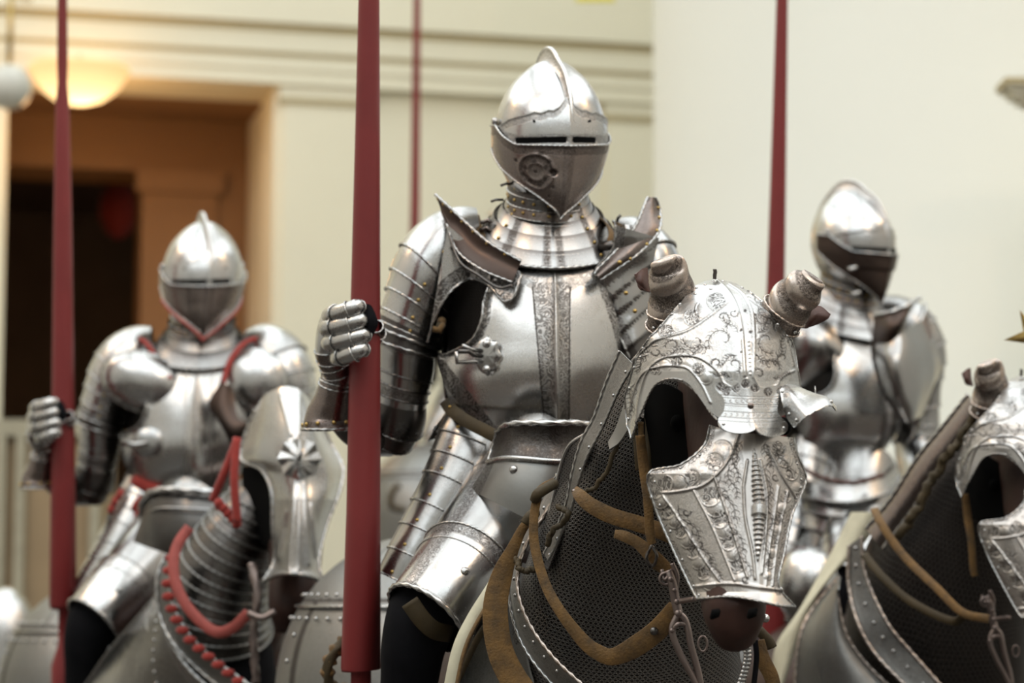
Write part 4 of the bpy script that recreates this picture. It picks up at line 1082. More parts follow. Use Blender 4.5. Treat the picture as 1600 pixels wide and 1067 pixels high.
def horse_body(mb, segs, mat='hide'):
    for s_ in segs:
        s_.band(mb, 0, 1, mat, nu=24, nv=24)
        for t in (0, 1):
            c, T, A, B, ra, rb = s_.frame([t])
            mb.ball(c[0], (ra[0] * .98, max(ra[0], rb[0]) * .98, rb[0] * .98), mat, 16, 10)
def remesh(o, v=0.014):
    m = o.modifiers.new('remesh', 'REMESH'); m.mode = 'VOXEL'; m.voxel_size = v; m.use_smooth_shade = True
    m = o.modifiers.new('smooth', 'SMOOTH'); m.iterations = 6; m.factor = 0.6
def legs(mb, hoofs, mat='hide'):
    """four jointed legs from the trunk down to the plinth: (x, y, top z, hind?)"""
    for x, y, zt, hind in hoofs:
        b = 0.10 if hind else 0.0
        pts = [(x, y, zt), (x, y + (.0 if not hind else -.06), zt - .30), (x, y + b, .72), (x, y + b * .8, .46), (x, y, .32), (x, y - .03, .25), (x, y - .05, .20)]
        rad = [.15, .12, .062, .040, .042, .045, .062]
        c = cr(np.array([list(p) + [r] for p, r in zip(pts, rad)]), 30)
        mb.tube(c[:, :3], c[:, 3], mat, n=14)

# ================================================================= THE FRONT HORSE
HB0 = np.array([P(830, 1000, 4.75)[0], P(830, 1000, 4.75)[1], 0.2])
hr = thing('armoured_horse', 'front horse with an engraved steel face plate, ear guards and dark mail on its neck', 'armoured horse', HB0, 'armoured horses')
SH = 3.7 / F; SN = 4.05 / F
mb = MB()
HEAD = Limb([(1118, 505, 4.00, 50, 60), (1128, 550, 3.94, 76, 98), (1140, 610, 3.87, 84, 120), (1146, 690, 3.82, 76, 118), (1146, 780, 3.76, 62, 95), (1146, 870, 3.70, 50, 72), (1146, 925, 3.66, 52, 62), (1147, 955, 3.64, 51, 58), (1148, 973, 3.65, 43, 50)], fn=PP, scale=SH)
NECK = Limb([(1090, 520, 4.08, 50, 50), (1070, 590, 4.06, 88, 85), (1030, 690, 4.08, 108, 95), (1000, 800, 4.12, 140, 100), (980, 910, 4.18, 168, 120), (975, 1020, 4.25, 190, 150), (975, 1150, 4.3, 200, 170)], fn=PP, scale=SN)
BAR = Limb([(965, 1080, 4.35, 190, 190), (830, 1110, 4.85, 200, 210), (690, 1125, 5.3, 190, 200), (655, 1125, 5.5, 150, 160)], fn=PP, scale=4.8 / F)
def ellip_path(mb, pts, mat):
    for p, r in pts: mb.ball(P(*p), r, mat, 24, 14)
horse_body(mb, [HEAD])
ellip_path(mb, [((1040, 640, 4.14), .10), ((1010, 760, 4.17), .125), ((985, 880, 4.24), .15), ((975, 1000, 4.33), .18), ((960, 1120, 4.40), (.25, .3, .28)), ((840, 1130, 4.85), (.25, .42, .25)), ((690, 1130, 5.30), (.27, .38, .29))], 'hide')
q0, q1 = P(970, 1130, 4.35), P(690, 1130, 5.35)
legs(mb, [(q0[0] - .14, q0[1], q0[2], 0), (q0[0] + .14, q0[1], q0[2], 0), (q1[0] - .15, q1[1] + .1, q1[2], 1), (q1[0] + .15, q1[1] + .1, q1[2], 1)])
hb = mb.build('horse_body', hr); remesh(hb, 0.011)
for p in ((1118, 958, 3.565), (1176, 957, 3.565)):
    mb = MB(); mb.tube(np.array([P(p[0] - 7, p[1] + 8, p[2] + .006), P(*p), P(p[0] + 6, p[1] - 5, p[2] + .004)]), [.003, .008, .003], 'void'); mb.build('nostril', hr)
for ex, ey, ed in ((1062, 655, 3.82), (1222, 660, 3.80)):
    mb = MB(); mb.ball(P(ex, ey + 6, ed + .02), .015, 'void'); mb.build('eye', hr)
mb = MB()                                                              # black sheet standing in for the shade inside the eye opening
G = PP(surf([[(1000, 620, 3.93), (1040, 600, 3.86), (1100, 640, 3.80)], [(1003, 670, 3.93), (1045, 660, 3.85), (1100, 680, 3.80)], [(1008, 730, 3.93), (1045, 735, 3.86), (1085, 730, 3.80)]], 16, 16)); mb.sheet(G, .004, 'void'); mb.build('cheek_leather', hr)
# mail on the neck
mb = MB(); NECK.band(mb, 0.02, 1, 'mail', nu=110, nv=130); mb.build('neck_mail', hr)

# ---- face plate: upper half -----------------------------------------------
U_ = [
 [(1072, 462), (1082, 451), (1092, 443), (1102, 439), (1110, 437), (1120, 436), (1150, 443), (1185, 465)],
 [(1035, 508), (1052, 488), (1072, 474), (1094, 463), (1115, 456), (1138, 452), (1180, 465), (1214, 495)],
 [(1002, 545), (1020, 528), (1050, 512), (1085, 500), (1120, 495), (1155, 492), (1205, 505), (1238, 535)],
 [(985, 590), (1000, 568), (1028, 550), (1070, 540), (1118, 540), (1162, 538), (1215, 550), (1247, 580)],
 [(977, 638), (992, 606), (1018, 578), (1062, 568), (1112, 592), (1168, 598), (1222, 598), (1252, 612)],
 [(986, 686), (1003, 642), (1028, 598), (1072, 597), (1116, 648), (1172, 662), (1222, 650), (1254, 636)]]
def up_depth(px, py):
    base = np.interp(py, [436, 445, 460, 490, 530, 580, 668], [3.88, 3.83, 3.79, 3.735, 3.695, 3.67, 3.655])
    rx = np.interp(py, [436, 455, 490, 668], [1120, 1136, 1155, 1172])
    dx = px - rx
    w = np.where(dx < 0, 205.0, 95.0)
    q = np.clip(np.abs(dx) / w, 0, .99)
    k = np.where(dx < 0, .27, .20)
    return base + k * (1 - np.sqrt(1 - q * q * .96)) + .012 * q
g = surf([[(x, y, 0) for x, y in r] for r in U_], 290, 300)
X, Y = g[..., 0], g[..., 1]; D = up_depth(X, Y)
for _ in range(3): D[1:-1] = (D[:-2] + D[1:-1] * 2 + D[2:]) / 4
cv = Canvas(965, 425, 1265, 700)
z4 = lambda *a: [(960 + x * .3187, 380 + y * .3187) for x, y in a]
keel = z4((500, 180), (560, 240), (600, 320), (622, 420), (632, 530), (640, 650))
cv.line(keel, 2.2, ht=2.6); cv.line([(x + 3.5, y) for x, y in keel], 1.0, et=.7)
kr = z4((560, 200), (630, 250), (672, 330), (683, 430), (684, 540), (680, 655)); cv.line(kr, 2.0, ht=2.2); cv.line([(x - 3, y) for x, y in kr], .8, et=.55)
for t in np.linspace(0, 1, 14):
    cv.disc(960 + (648 + 18 * t) * .3187, 380 + (380 + 262 * t) * .3187, 1.7, ht=1.6)
for a in (z4((610, 330), (620, 420)),): pass
for hx, hy in ((641, 330), (621, 429), (669, 434), (621, 535), (697, 550), (590, 333), (692, 350)): cv.disc(960 + hx * .3187, 380 + hy * .3187, 2.4 if hy < 440 and hx in (641, 621, 669) else 1.5, et=1.0, ht=-1)
bord = [z4((560, 285), (450, 370), (350, 432), (200, 480), (100, 580), (60, 700), (70, 860)),
        z4((110, 880), (130, 730), (170, 620), (250, 560), (400, 557), (500, 620), (540, 690), (600, 715), (650, 665)),
        z4((680, 655), (720, 715), (790, 700), (820, 655), (880, 625)),
        z4((660, 270), (740, 330), (810, 400), (850, 480), (880, 600)),
        z4((60, 940), (90, 760), (140, 640), (230, 605), (350, 610), (420, 680), (470, 780))]
for b_ in bord: cv.line(b_, 2.0, ht=2.0); cv.line([(x, y + 2.6) for x, y in b_], .9, et=.55)
cv.scales(z4((500, 285), (430, 330), (350, 385), (260, 430), (170, 490), (105, 580)), 13, 8, 8)
cv.scales(z4((200, 620), (290, 585), (390, 600), (450, 660)), 8, 9, 6)
cv.scales(z4((720, 290), (790, 350), (850, 440)), 6, 6, 5)
for (x, y, r, a, tn) in ((1130, 532, 25, 2.6, 1), (1086, 531, 19, 3.3, -1), (1052, 541, 13, 3.0, 1), (1026, 549, 9, 3.0, -1), (1146, 570, 13, 1.0, -1), (1120, 568, 9, 3, 1), (1128, 497, 15, 1.2, -1), (1146, 488, 9, 0, 1),
                      (1200, 532, 21, 1.2, 1), (1194, 497, 13, 3.6, -1), (1204, 572, 15, .4, -1), (1224, 560, 11, 2.2, 1), (1232, 535, 8, 1, -1), (1186, 585, 9, 4, 1), (1216, 508, 9, 2, 1), (1186, 466, 8, 2, 1)):
    cv.scroll(x, y, r, a, tn)
for (x, y, a, L) in ((1153, 520, -2.3, 34), (1150, 556, 2.7, 34), (1108, 545, 2.9, 44), (1072, 548, 3.0, 40), (1184, 520, -.8, 34), (1184, 556, .5, 32), (1214, 560, -1.2, 38), (992, 600, 1.8, 50), (1140, 590, -2.9, 26), (1010, 556, 2.2, 30), (1185, 480, .9, 40), (1208, 590, -.2, 26)):
    cv.spray(x, y, a, L)
cv.blur()
et, ht, bd = cv.sample(X, Y)
G = P(X, Y, D); N = normals(G); N = N * np.sign((N * (EYE - G)).sum(-1, keepdims=True))
mb = MB(); G2 = G + N * (ht * .0011)[..., None]
fld = np.clip((Y - 470) / 8, 0, 1) * (Y < np.interp(X, [1000, 1040, 1090, 1140, 1260], [600, 556, 560, 596, 596])) * (np.abs(X - np.interp(Y, [440, 600], [1140, 1173])) > 11)
mb.sheet(G2, .002, 'steel_face', et=et, bd=np.maximum(bd * .9, fld * .30))
L_ = G2[:, 0]; mb.rope(G2[60:, 0], .0016, 'steel'); mb.rope(G2[-1, :120], .0016, 'steel'); mb.rope(G2[:, -1], .0014, 'steel')
for u, v in ((.05, .08), (.12, .12), (.15, .22), (.06, .3), (.04, .42), (.03, .55), (.04, .7), (.03, .9), (.3, .05), (.45, .06), (.62, .05), (.75, .04), (.85, .08), (.93, .14), (.96, .25), (.96, .4), (.1, .52), (.35, .14), (.55, .16), (.9, .2)):
    i, j = int(v * 299), int(u * 289); mb.dome(G2[i, j], N[i, j], .0028, 'steel_bright')
upper = mb.build('face_plate', hr, 'engraved domed forehead plate of polished steel')
mb = MB(); p = P(1117, 436, 3.86); mb.tube(np.array([p, p + UP * .016]), .0022, 'steel_dark'); mb.rope(np.array([p, p + UP * .008, p + UP * .016]), .003, 'steel_dark'); mb.build('plume_pin', upper)

def eye_flange(name, edge, outer, out=0.03, dir_=None, nsc=26):
    e = cr(np.array(edge, float), 140); o = cr(np.array(outer, float), 140)
    v = np.linspace(0, 1, 18)[:, None, None]
    G = PP(o + (e - o) * v)
    s_ = np.linspace(0, 1, 140)
    prof = v[..., 0] ** 2 * out
    G = G - FWD * (prof[..., None] * 1.0)
    ripple = .0018 * np.abs(np.sin(s_ * nsc * PI))[None] * v[..., 0]
    tang = nz(G[-1] - G[-2])
    G = G + tang[None] * ripple[..., None]
    mb = MB(); mb.sheet(G, .0022, 'steel_etched', bd=((v[..., 0] > .55) * (v[..., 0] < .9) * .25) * np.ones((1, 140)), et=(np.exp(-((v[..., 0] - .5) / .05) ** 2) * .35) * np.ones((1, 140)))
    for i in (4, 70, 108, 126): mb.dome(G[12, i], -FWD, .0032, 'steel_bright')
    return mb.build(name, upper)
eye_flange('eye_flange', [(1002, 652, 3.85), (1004, 626, 3.84), (1014, 606, 3.83), (1038, 593, 3.79), (1066, 596, 3.76), (1092, 618, 3.73), (1106, 640, 3.71), (1119, 654, 3.69)],
           [(992, 640, 3.86), (996, 614, 3.85), (1008, 592, 3.84), (1036, 577, 3.79), (1072, 578, 3.745), (1102, 598, 3.70), (1118, 622, 3.685), (1128, 650, 3.68)], .030)
# right flange stands out to the side like a trumpet
G = PP(surf([[(1218, 606, 3.695), (1232, 600, 3.72), (1252, 606, 3.78), (1262, 622, 3.82)],
             [(1222, 628, 3.68), (1240, 612, 3.68), (1270, 613, 3.74), (1282, 626, 3.79)],
             [(1228, 650, 3.675), (1252, 634, 3.645), (1288, 620, 3.70), (1304, 632, 3.76)],
             [(1240, 668, 3.665), (1262, 648, 3.625), (1296, 633, 3.675), (1308, 641, 3.74)]], 80, 60))
mb = MB(); s_ = np.linspace(0, 1, 80); G[-1] += UP * (-.0016 * np.abs(np.sin(s_ * 9 * PI)))[:, None]
mb.sheet(G, .0022, 'steel_etched', bd=(((np.linspace(0, 1, 60) > .5) & (np.linspace(0, 1, 60) < .8))[:, None] * .3) * np.ones((1, 80)))
for i, j in ((8, 6), (40, 6), (54, 10), (50, 60)): mb.dome(G[i, j], -FWD, .0032, 'steel_bright')
mb.tube(np.array([G[20, 60], G[18, 60] + UP * .012]), .0012, 'steel')
mb.build('eye_flange', upper)
# two-lobed escutcheon
Lc = cr(np.array([(1118, 596), (1117, 607), (1131, 622), (1131, 640), (1122, 652), (1126, 661)], float), 130)
Rc = cr(np.array([(1231, 603), (1228, 614), (1217, 629), (1216, 643), (1230, 657), (1231, 664)], float), 130)
u = np.linspace(0, 1, 180); v = np.linspace(0, 1, 130)[:, None]
X = Lc[:, None, 0] + (Rc[:, None, 0] - Lc[:, None, 0]) * u; Y = Lc[:, None, 1] + (Rc[:, None, 1] - Lc[:, None, 1]) * u
lobe = np.where(u < .51, 15 * np.sqrt(np.clip(1 - ((u - .27) / .29) ** 2, 0, 1)), 19 * np.sqrt(np.clip(1 - ((u - .76) / .26) ** 2, 0, 1)))
Y = Y + lobe * v ** 2.2 + (-8 * np.exp(-((u - .42) / .10) ** 2) + 6 * np.exp(-((u - .22) / .08) ** 2) + 5 * np.exp(-((u - .66) / .1) ** 2)) * (1 - v) ** 2
D = up_depth(X, np.minimum(Y, 668)) - .010 - .022 * v ** 2
cv = Canvas(1105, 575, 1240, 690, 3)
for yy, w_ in ((618, .6), (622, .5), (631, .6), (634, .4), (643, .6), (652, .6), (658, .4)): cv.line([(1112, yy - 2), (1175, yy + 2), (1235, yy + 1)], w_, et=.75)
cv.line([(1140, 605), (1178, 640), (1190, 668)], .8, et=.4); cv.line([(1172, 590), (1176, 660)], .6, et=.3)
for x in np.arange(1124, 1230, 9): cv.scroll(x, 626.5, 3.2, 1, 1, .5, .8, 3); cv.scroll(x, 647.5, 3.0, 2, -1, .5, .7, 3)
for x, y in ((1165, 600), (1180, 606), (1150, 606), (1126, 604), (1200, 612), (1220, 610), (1135, 611)): cv.disc(x, y, 7, bd=1.0)
et, ht, bd = cv.sample(X, Y)
mb = MB(); G = P(X, Y, D); mb.sheet(G, .0022, 'steel_bright', et=et, bd=bd)
mb.dome(P(1173, 634, D.min() - .003), -FWD, .0052, 'steel_brown'); mb.dome(G[110, 14], -FWD, .003, 'steel_bright'); mb.dome(G[110, 168], -FWD, .003, 'steel_bright')
mb.build('escutcheon', upper)
# ear guards
def ear(rows, fl, lx, label):
    E = Limb(rows, fn=PP, scale=SH)
    mb = MB(); t = np.linspace(0, 1, 90); th = np.linspace(0, 2 * PI, 72, endpoint=False)
    T_, TT = np.meshgrid(th, t)
    st = TT * 19 + np.cos(T_ - fl) * 2.6
    off = .0021 * np.cos(st) * (TT > .18) * (TT < .93)
    bd = ((np.cos(st) < .1) & (TT > .2)) * 1.0; bd = np.maximum(bd, TT < .2)
    G = E.pt(t, T_, off); mb.grid(G, 'steel_ear', close=True, flip=True, bd=bd * .9)
    g1 = E.pt(np.array([1.0]), th[None], np.zeros((1, 72)))[0]; gc = g1.mean(0)
    mb.grid(np.array([g1, gc + (g1 - gc) * .5 + (gc - E.frame([.9])[0][0]) * .15, np.repeat([gc + (gc - E.frame([.9])[0][0]) * .2], 72, 0)]), 'steel_ear', close=True, flip=True, bd=np.ones((3, 72)) * .9)
    mb.rope(E.ringp(.2, .002), .0018, 'steel_ear'); mb.rope(E.ringp(.02, .002), .0018, 'steel_ear')
    for q in (.8, 1.6, 2.5): E.rivet(mb, .1, q, 3.6, .002, 'steel_bright')
    e = mb.build('ear_guard', upper, label)
    mb = MB(); G = PP(surf(lx, 16, 16)); mb.sheet(G, .004, 'leather_red'); mb.build('ear_leather', e)
ear([(1046, 512, 3.85, 37, 34), (1048, 495, 3.84, 37, 34), (1050, 470, 3.83, 37, 32), (1049, 445, 3.82, 36, 28), (1044, 422, 3.81, 31, 22), (1040, 410, 3.80, 25, 14), (1038, 403, 3.80, 17, 6)], 1.0,
    [[(1012, 418, 3.86), (1003, 420, 3.85), (994, 428, 3.84)], [(1014, 438, 3.86), (1004, 440, 3.84), (994, 440, 3.84)], [(1018, 456, 3.86), (1010, 455, 3.85), (1003, 450, 3.84)]], None)
ear([(1214, 502, 3.80, 38, 34), (1226, 486, 3.79, 37, 32), (1240, 468, 3.78, 36, 28), (1254, 452, 3.77, 33, 23), (1266, 438, 3.765, 26, 15), (1271, 431, 3.762, 18, 7)], 2.0,
    [[(1262, 478, 3.82), (1282, 478, 3.81), (1297, 490, 3.80)], [(1256, 495, 3.82), (1276, 494, 3.80), (1294, 498, 3.80)], [(1248, 512, 3.83), (1262, 512, 3.81), (1280, 506, 3.81)]], None)

# ---- face plate: nose --------------------------------------------------------
N_ = [
 [(1110, 664), (1122, 668), (1138, 672), (1155, 675), (1180, 678), (1210, 680), (1240, 684)],
 [(1100, 696), (1115, 702), (1132, 706), (1155, 709), (1180, 711), (1218, 711), (1247, 712)],
 [(1064, 726), (1085, 732), (1112, 736), (1148, 739), (1182, 741), (1226, 741), (1259, 746)],
 [(1014, 740), (1050, 756), (1092, 766), (1140, 770), (1184, 772), (1226, 771), (1252, 772)],
 [(1024, 792), (1058, 800), (1095, 808), (1142, 812), (1185, 814), (1215, 811), (1237, 806)],
 [(1049, 852), (1078, 860), (1108, 866), (1148, 870), (1186, 872), (1208, 868), (1226, 861)],
 [(1078, 914), (1098, 918), (1125, 920), (1155, 921), (1187, 923), (1205, 920), (1217, 914)],
 [(1090, 935), (1108, 934), (1132, 932), (1160, 934), (1190, 940), (1216, 946), (1242, 948)]]
g = surf([[(x, y, 0) for x, y in r] for r in N_], 240, 320)
X, Y = g[..., 0], g[..., 1]
rx = np.interp(Y, [660, 948], [1178, 1187])
def nose_depth(X, Y):
    rx = np.interp(Y, [660, 948], [1178, 1187]); dx = X - rx
    w = np.where(dx < 0, np.interp(Y, [670, 740, 940], [90, 185, 115]), np.interp(Y, [670, 740, 940], [75, 85, 60]))
    q = np.clip(np.abs(dx) / w, 0, .98)
    return np.interp(Y, [660, 740, 925, 948], [3.672, 3.645, 3.578, 3.555]) + np.where(dx < 0, .135, .085) * (1 - np.sqrt(1 - q * q * .95)) + .02 * q
D = nose_depth(X, Y)
cv = Canvas(1000, 650, 1275, 960)
z5 = lambda *a: [(980 + x * .4, 640 + y * .4) for x, y in a]
for l in (z5((340, 258), (400, 430), (440, 560), (470, 655)), z5((262, 318), (330, 450), (385, 580), (420, 668)), z5((140, 330), (220, 450), (300, 580), (365, 672)),
          z5((135, 325), (200, 320), (290, 300), (350, 255), (400, 190), (440, 90)), z5((455, 300), (462, 420), (490, 560), (500, 660)), z5((470, 200), (455, 300)),
          z5((520, 200), (545, 330), (540, 480), (525, 640)), z5((625, 320), (598, 450), (575, 600), (565, 690)), z5((550, 150), (600, 250), (655, 340)), z5((590, 300), (568, 450), (548, 580), (540, 690))):
    cv.line(l, 2.0, ht=2.2); cv.line([(x + 2.4, y) for x, y in l], .8, et=.55); cv.line([(x - 2.6, y) for x, y in l], .6, et=.35)
cv.line(z5((270, 690), (400, 680), (520, 695), (600, 705)), 2.4, ht=2.2)
cv.scales(z5((150, 288), (205, 285), (265, 262), (325, 225), (372, 160)), 11, 14, 6)
cv.scales(z5((112, 320), (160, 400), (215, 480), (255, 550), (290, 620), (322, 680)), 10, 9.5, 10)
cv.scales(z5((325, 340), (352, 400), (375, 465), (395, 515), (415, 570), (432, 625), (440, 660)), 14, 8.5, 8)
cv.scales(z5((590, 150), (620, 205), (648, 265), (662, 305)), 10, 8, 4)
cv.scales(z5((618, 340), (600, 400), (585, 460), (570, 530), (555, 600), (550, 650)), 8, 5.5, 8)
for (x, y, a, L) in ((1060, 790, 1.05, 62), (1082, 830, 1.1, 62), (1110, 870, 1.2, 40), (1126, 745, 1.3, 70), (1140, 800, 1.3, 66), (1156, 850, 1.3, 55), (1150, 705, 1.6, 50), (1140, 730, 1.4, 50), (1204, 720, 1.7, 60), (1206, 770, 1.7, 60), (1202, 830, 1.75, 55), (1215, 700, 1.2, 40), (1160, 690, 2.0, 40), (1196, 690, 1.4, 40)):
    cv.spray(x, y, a, L, 7)
for (x, y, r, a, tn) in ((1072, 800, 8, 0, 1), (1093, 850, 7, 2, -1), (1134, 770, 8, 1, 1), (1148, 830, 7, 3, -1), (1212, 745, 7, 1, 1), (1165, 905, 7, 1, 1)): cv.scroll(x, y, r, a, tn)
cv.blur()
et, ht, bd = cv.sample(X, Y); rx_ = np.interp(Y, [660, 948], [1178, 1187])
edge = np.minimum(X - X[:, :1], X[:, -1:] - X)
bd = np.maximum(bd * .8, ((edge < 9) & (edge > 2) & (Y < 930)) * .75)
G = P(X, Y, D); N = normals(G); N = N * np.sign((N * (EYE - G)).sum(-1, keepdims=True))
G = G + N * (ht * .0014)[..., None]
fld = (Y > 690) & (np.abs(X - rx_) > 18) & (Y < 925)
mb = MB(); mb.sheet(G, .0022, 'steel_nose', et=et, bd=np.maximum(bd, fld * .26))
mb.rope(G[:, 0], .0022, 'steel'); mb.rope(G[-1], .0020, 'steel'); mb.rope(G[:, -1], .002, 'steel')
for v in (.06, .2, .31, .38, .46, .56, .66, .76, .86, .95):
    i = int(v * 319); mb.dome(G[i, 12], N[i, 12], .0028, 'steel_bright')
    if v < .5: mb.dome(G[i, -10], N[i, -10], .0026, 'steel_bright')
for j in (40, 90, 140, 200): mb.dome(G[-8, j], N[-8, j], .0022, 'steel_bright')
nose = mb.build('nose_plate', hr, 'fluted and engraved plate over the muzzle')
mb = MB()                                                             # twisted nose ridge
y = np.linspace(700, 878, 260); w_ = 8.5 * np.sin(np.clip((y - 700) / 178, 0, 1) * PI) ** .7 + .8
x = np.interp(y, [700, 790, 878], [1178, 1186, 1184])
mod = 1 + .13 * np.cos(y / 178 * 2 * PI * 23); mod = np.where((y > 792) & (y < 806), 1.35, mod)
pts = P(x, y, nose_depth(x, y) - .001)
mb.tube(pts, w_ * mod * SH, 'steel_bright', n=20, up=-FWD, ry=w_ * mod * SH * 1.3)
mb.build('nose_ridge', nose)

# ---- neck plates (crinet) ------------------------------------------------------
mb = MB()
A = cr(np.array([(968, 548, 3.98), (946, 600, 3.99), (928, 652, 4.0), (908, 690, 4.01), (894, 740, 4.02), (884, 790, 4.03), (864, 836, 4.05), (850, 866, 4.06)]), 80)
B = cr(np.array([(990, 570, 3.94), (966, 612, 3.95), (941, 668, 3.96), (917, 714, 3.97), (903, 756, 3.98), (892, 796, 4.0), (871, 846, 4.02), (856, 876, 4.03)]), 80)
v = np.linspace(0, 1, 12)[:, None, None]; G = PP(np.swapaxes(A + (B - A) * v, 0, 1)); s_ = np.linspace(0, 1, 80)
mb.sheet(G, .003, 'steel_dull', bd=((v[:, :, 0].T > .2) * (v[:, :, 0].T < .85) * .4) * np.ones((80, 1)))
mb.rope(G[:, 0], .003, 'steel'); mb.rope(G[:, -1], .002, 'steel_dull')
for i in range(4, 80, 9): mb.dome(G[i, 9], -FWD, .003, 'steel')
A = cr(np.array([(986, 600, 3.93), (975, 630, 3.93), (962, 668, 3.935), (950, 690, 3.94)]), 40)
B = cr(np.array([(1000, 640, 3.9), (986, 662, 3.9), (968, 690, 3.92), (952, 702, 3.93)]), 40)
v = np.linspace(0, 1, 8)[:, None, None]; mb.sheet(PP(np.swapaxes(A + (B - A) * v, 0, 1)), .003, 'steel_dull')
crn = mb.build('neck_plate', hr)
mb = MB()                                                             # outer crinet plate with fine mail
A = cr(np.array([(916, 678, 4.06), (890, 696, 4.08), (876, 730, 4.1), (864, 780, 4.11), (854, 830, 4.12), (842, 880, 4.13)]), 60)
B = cr(np.array([(922, 690, 4.03), (914, 712, 4.03), (902, 748, 4.05), (890, 800, 4.06), (872, 850, 4.07), (856, 890, 4.08)]), 60)
v = np.linspace(0, 1, 12)[:, None, None]; G = PP(np.swapaxes(A + (B - A) * v, 0, 1)); mb.sheet(G, .003, 'mail_fine'); mb.tube(G[:, 0], .004, 'steel'); mb.build('crest_mail', hr)
mb = MB()
for pts, r in (([(1000, 560, 3.93), (975, 660, 3.93), (952, 730, 3.94), (930, 760, 3.95), (912, 770, 3.96)], .004), ([(870, 790, 4.03), (888, 802, 4.0), (880, 818, 4.01), (862, 830, 4.02), (856, 850, 4.03)], .005), ([(806, 872, 4.08), (814, 890, 4.06), (834, 890, 4.06)], .005)):
    q = cr(PP(pts), 30); mb.tube(q + np.random.default_rng(3).normal(0, .0012, q.shape), r, 'leather_dark')
mb.build('leather_edge', crn)
mb = MB()                                                             # riveted steel collar band
A = cr(np.array([(872, 742, 4.16), (842, 790, 4.16), (812, 845, 4.15), (798, 900, 4.14), (800, 950, 4.12), (816, 1000, 4.10), (846, 1045, 4.07), (890, 1090, 4.04), (950, 1140, 4.0)]), 120)
B = cr(np.array([(880, 752, 4.13), (852, 800, 4.13), (822, 850, 4.12), (808, 900, 4.11), (814, 945, 4.09), (834, 988, 4.07), (866, 1030, 4.04), (906, 1068, 4.01), (960, 1115, 3.98)]), 120)
mid = (A + B) / 2; A = mid + (A - mid) * 1.25; B = mid + (B - mid) * 1.15
v = np.linspace(0, 1, 12)[:, None, None]; G = PP(np.swapaxes(A + (B - A) * v, 0, 1)); 
mb.sheet(G, .003, 'steel_dull', bd=(((v[:, :, 0].T > .3) & (v[:, :, 0].T < .75)) * .4) * np.ones((120, 1)))
mb.rope(G[:, -1] - FWD * .004, .0034, 'steel_ear'); mb.rope(G[:, 0], .003, 'steel')
for i in range(6, 120, 8): mb.dome(G[i, 7], -FWD, .0036, 'steel')
mb.build('collar_band', hr)

# ---- harness --------------------------------------------------------------------
def hstrap(name, pts, w, mat='leather', th=.004, par=hr, n=60, face=None, wob=0.0):
    q = cr(np.array(pts, float), n); p = PP(q[:, :3])
    if wob: p = p + np.random.default_rng(7).normal(0, wob, p.shape)
    ww = q[:, 3] / F * 4.0 if q.shape[1] > 3 else w / F * 4.0
    mb = MB(); mb.strap(p, ww, th, mat, face=face); return mb, name
bri = []
mb, _ = hstrap('', [(898, 764, 3.98, 12), (906, 774, 3.955, 20), (924, 790, 3.94, 24), (956, 806, 3.93, 25), (996, 818, 3.92, 25), (1044, 834, 3.91, 26), (1062, 846, 3.92, 26)], 0)
mb.dome(P(897, 768, 3.975), -FWD, .0045, 'steel_brown'); mb.build('brow_strap', hr)
mb, _ = hstrap('', [(866, 752, 4.02, 12), (848, 762, 3.99, 13), (840, 776, 3.97, 14), (834, 812, 3.96, 14), (836, 856, 3.95, 15), (852, 912, 3.93, 16), (876, 956, 3.91, 17), (912, 1002, 3.90, 21), (936, 1020, 3.895, 24), (958, 1026, 3.89, 26), (990, 1012, 3.87, 32), (1028, 984, 3.86, 32), (1058, 950, 3.85, 30)], 0, n=110)
mb.dome(P(1022, 986, 3.853), -FWD, .007, 'steel_dark'); mb.tube(cr(PP([(866, 756, 4.0), (852, 764, 3.965), (840, 772, 3.955), (836, 780, 3.965)]), 14), .009, 'leather_dark'); mb.build('rein', hr)
mb, _ = hstrap('', [(961, 834, 3.90, 13), (976, 838, 3.89, 17), (996, 848, 3.885, 18), (1014, 864, 3.88, 22), (1030, 880, 3.88, 24), (1050, 894, 3.88, 16)], 0)
mb.rope(cr(PP([(1018, 852, 3.87), (1026, 868, 3.865), (1020, 884, 3.87), (1010, 872, 3.87), (1018, 852, 3.87)]), 30), .0025, 'steel_dark'); mb.build('keeper_strap', hr)
mb, _ = hstrap('', [(1000, 680, 3.86, 14), (1006, 730, 3.86, 16), (1012, 780, 3.85, 14), (1016, 836, 3.85, 14), (1020, 850, 3.85, 12)], 0); mb.build('cheek_strap', hr)
mb = MB()
for k, (x, w_) in enumerate(((992, 7), (1001, 9), (1011, 8), (1022, 8))):
    q = cr(PP([(x, 665 - k * 6, 3.92), (x + 2, 705, 3.91), (x + 4, 735, 3.91)]), 20); mb.strap(q, w_ / F * 3.9, .003, 'leather' if k % 2 else 'leather_dark')
mb.build('fringe_strap', hr)
mb, _ = hstrap('', [(838, 802, 4.1, 14), (818, 824, 4.1, 15), (802, 856, 4.1, 20), (784, 900, 4.1, 34), (774, 950, 4.09, 40), (780, 1010, 4.08, 42), (802, 1060, 4.07, 44), (840, 1110, 4.05, 44)], 0, n=90)
mb.tube(cr(PP([(838, 800, 4.09), (828, 806, 4.08), (820, 818, 4.08)]), 10), .009, 'leather_dark'); mb.build('breast_strap', hr, 'broad tan leather strap')
mb = MB()                                                             # curb bit
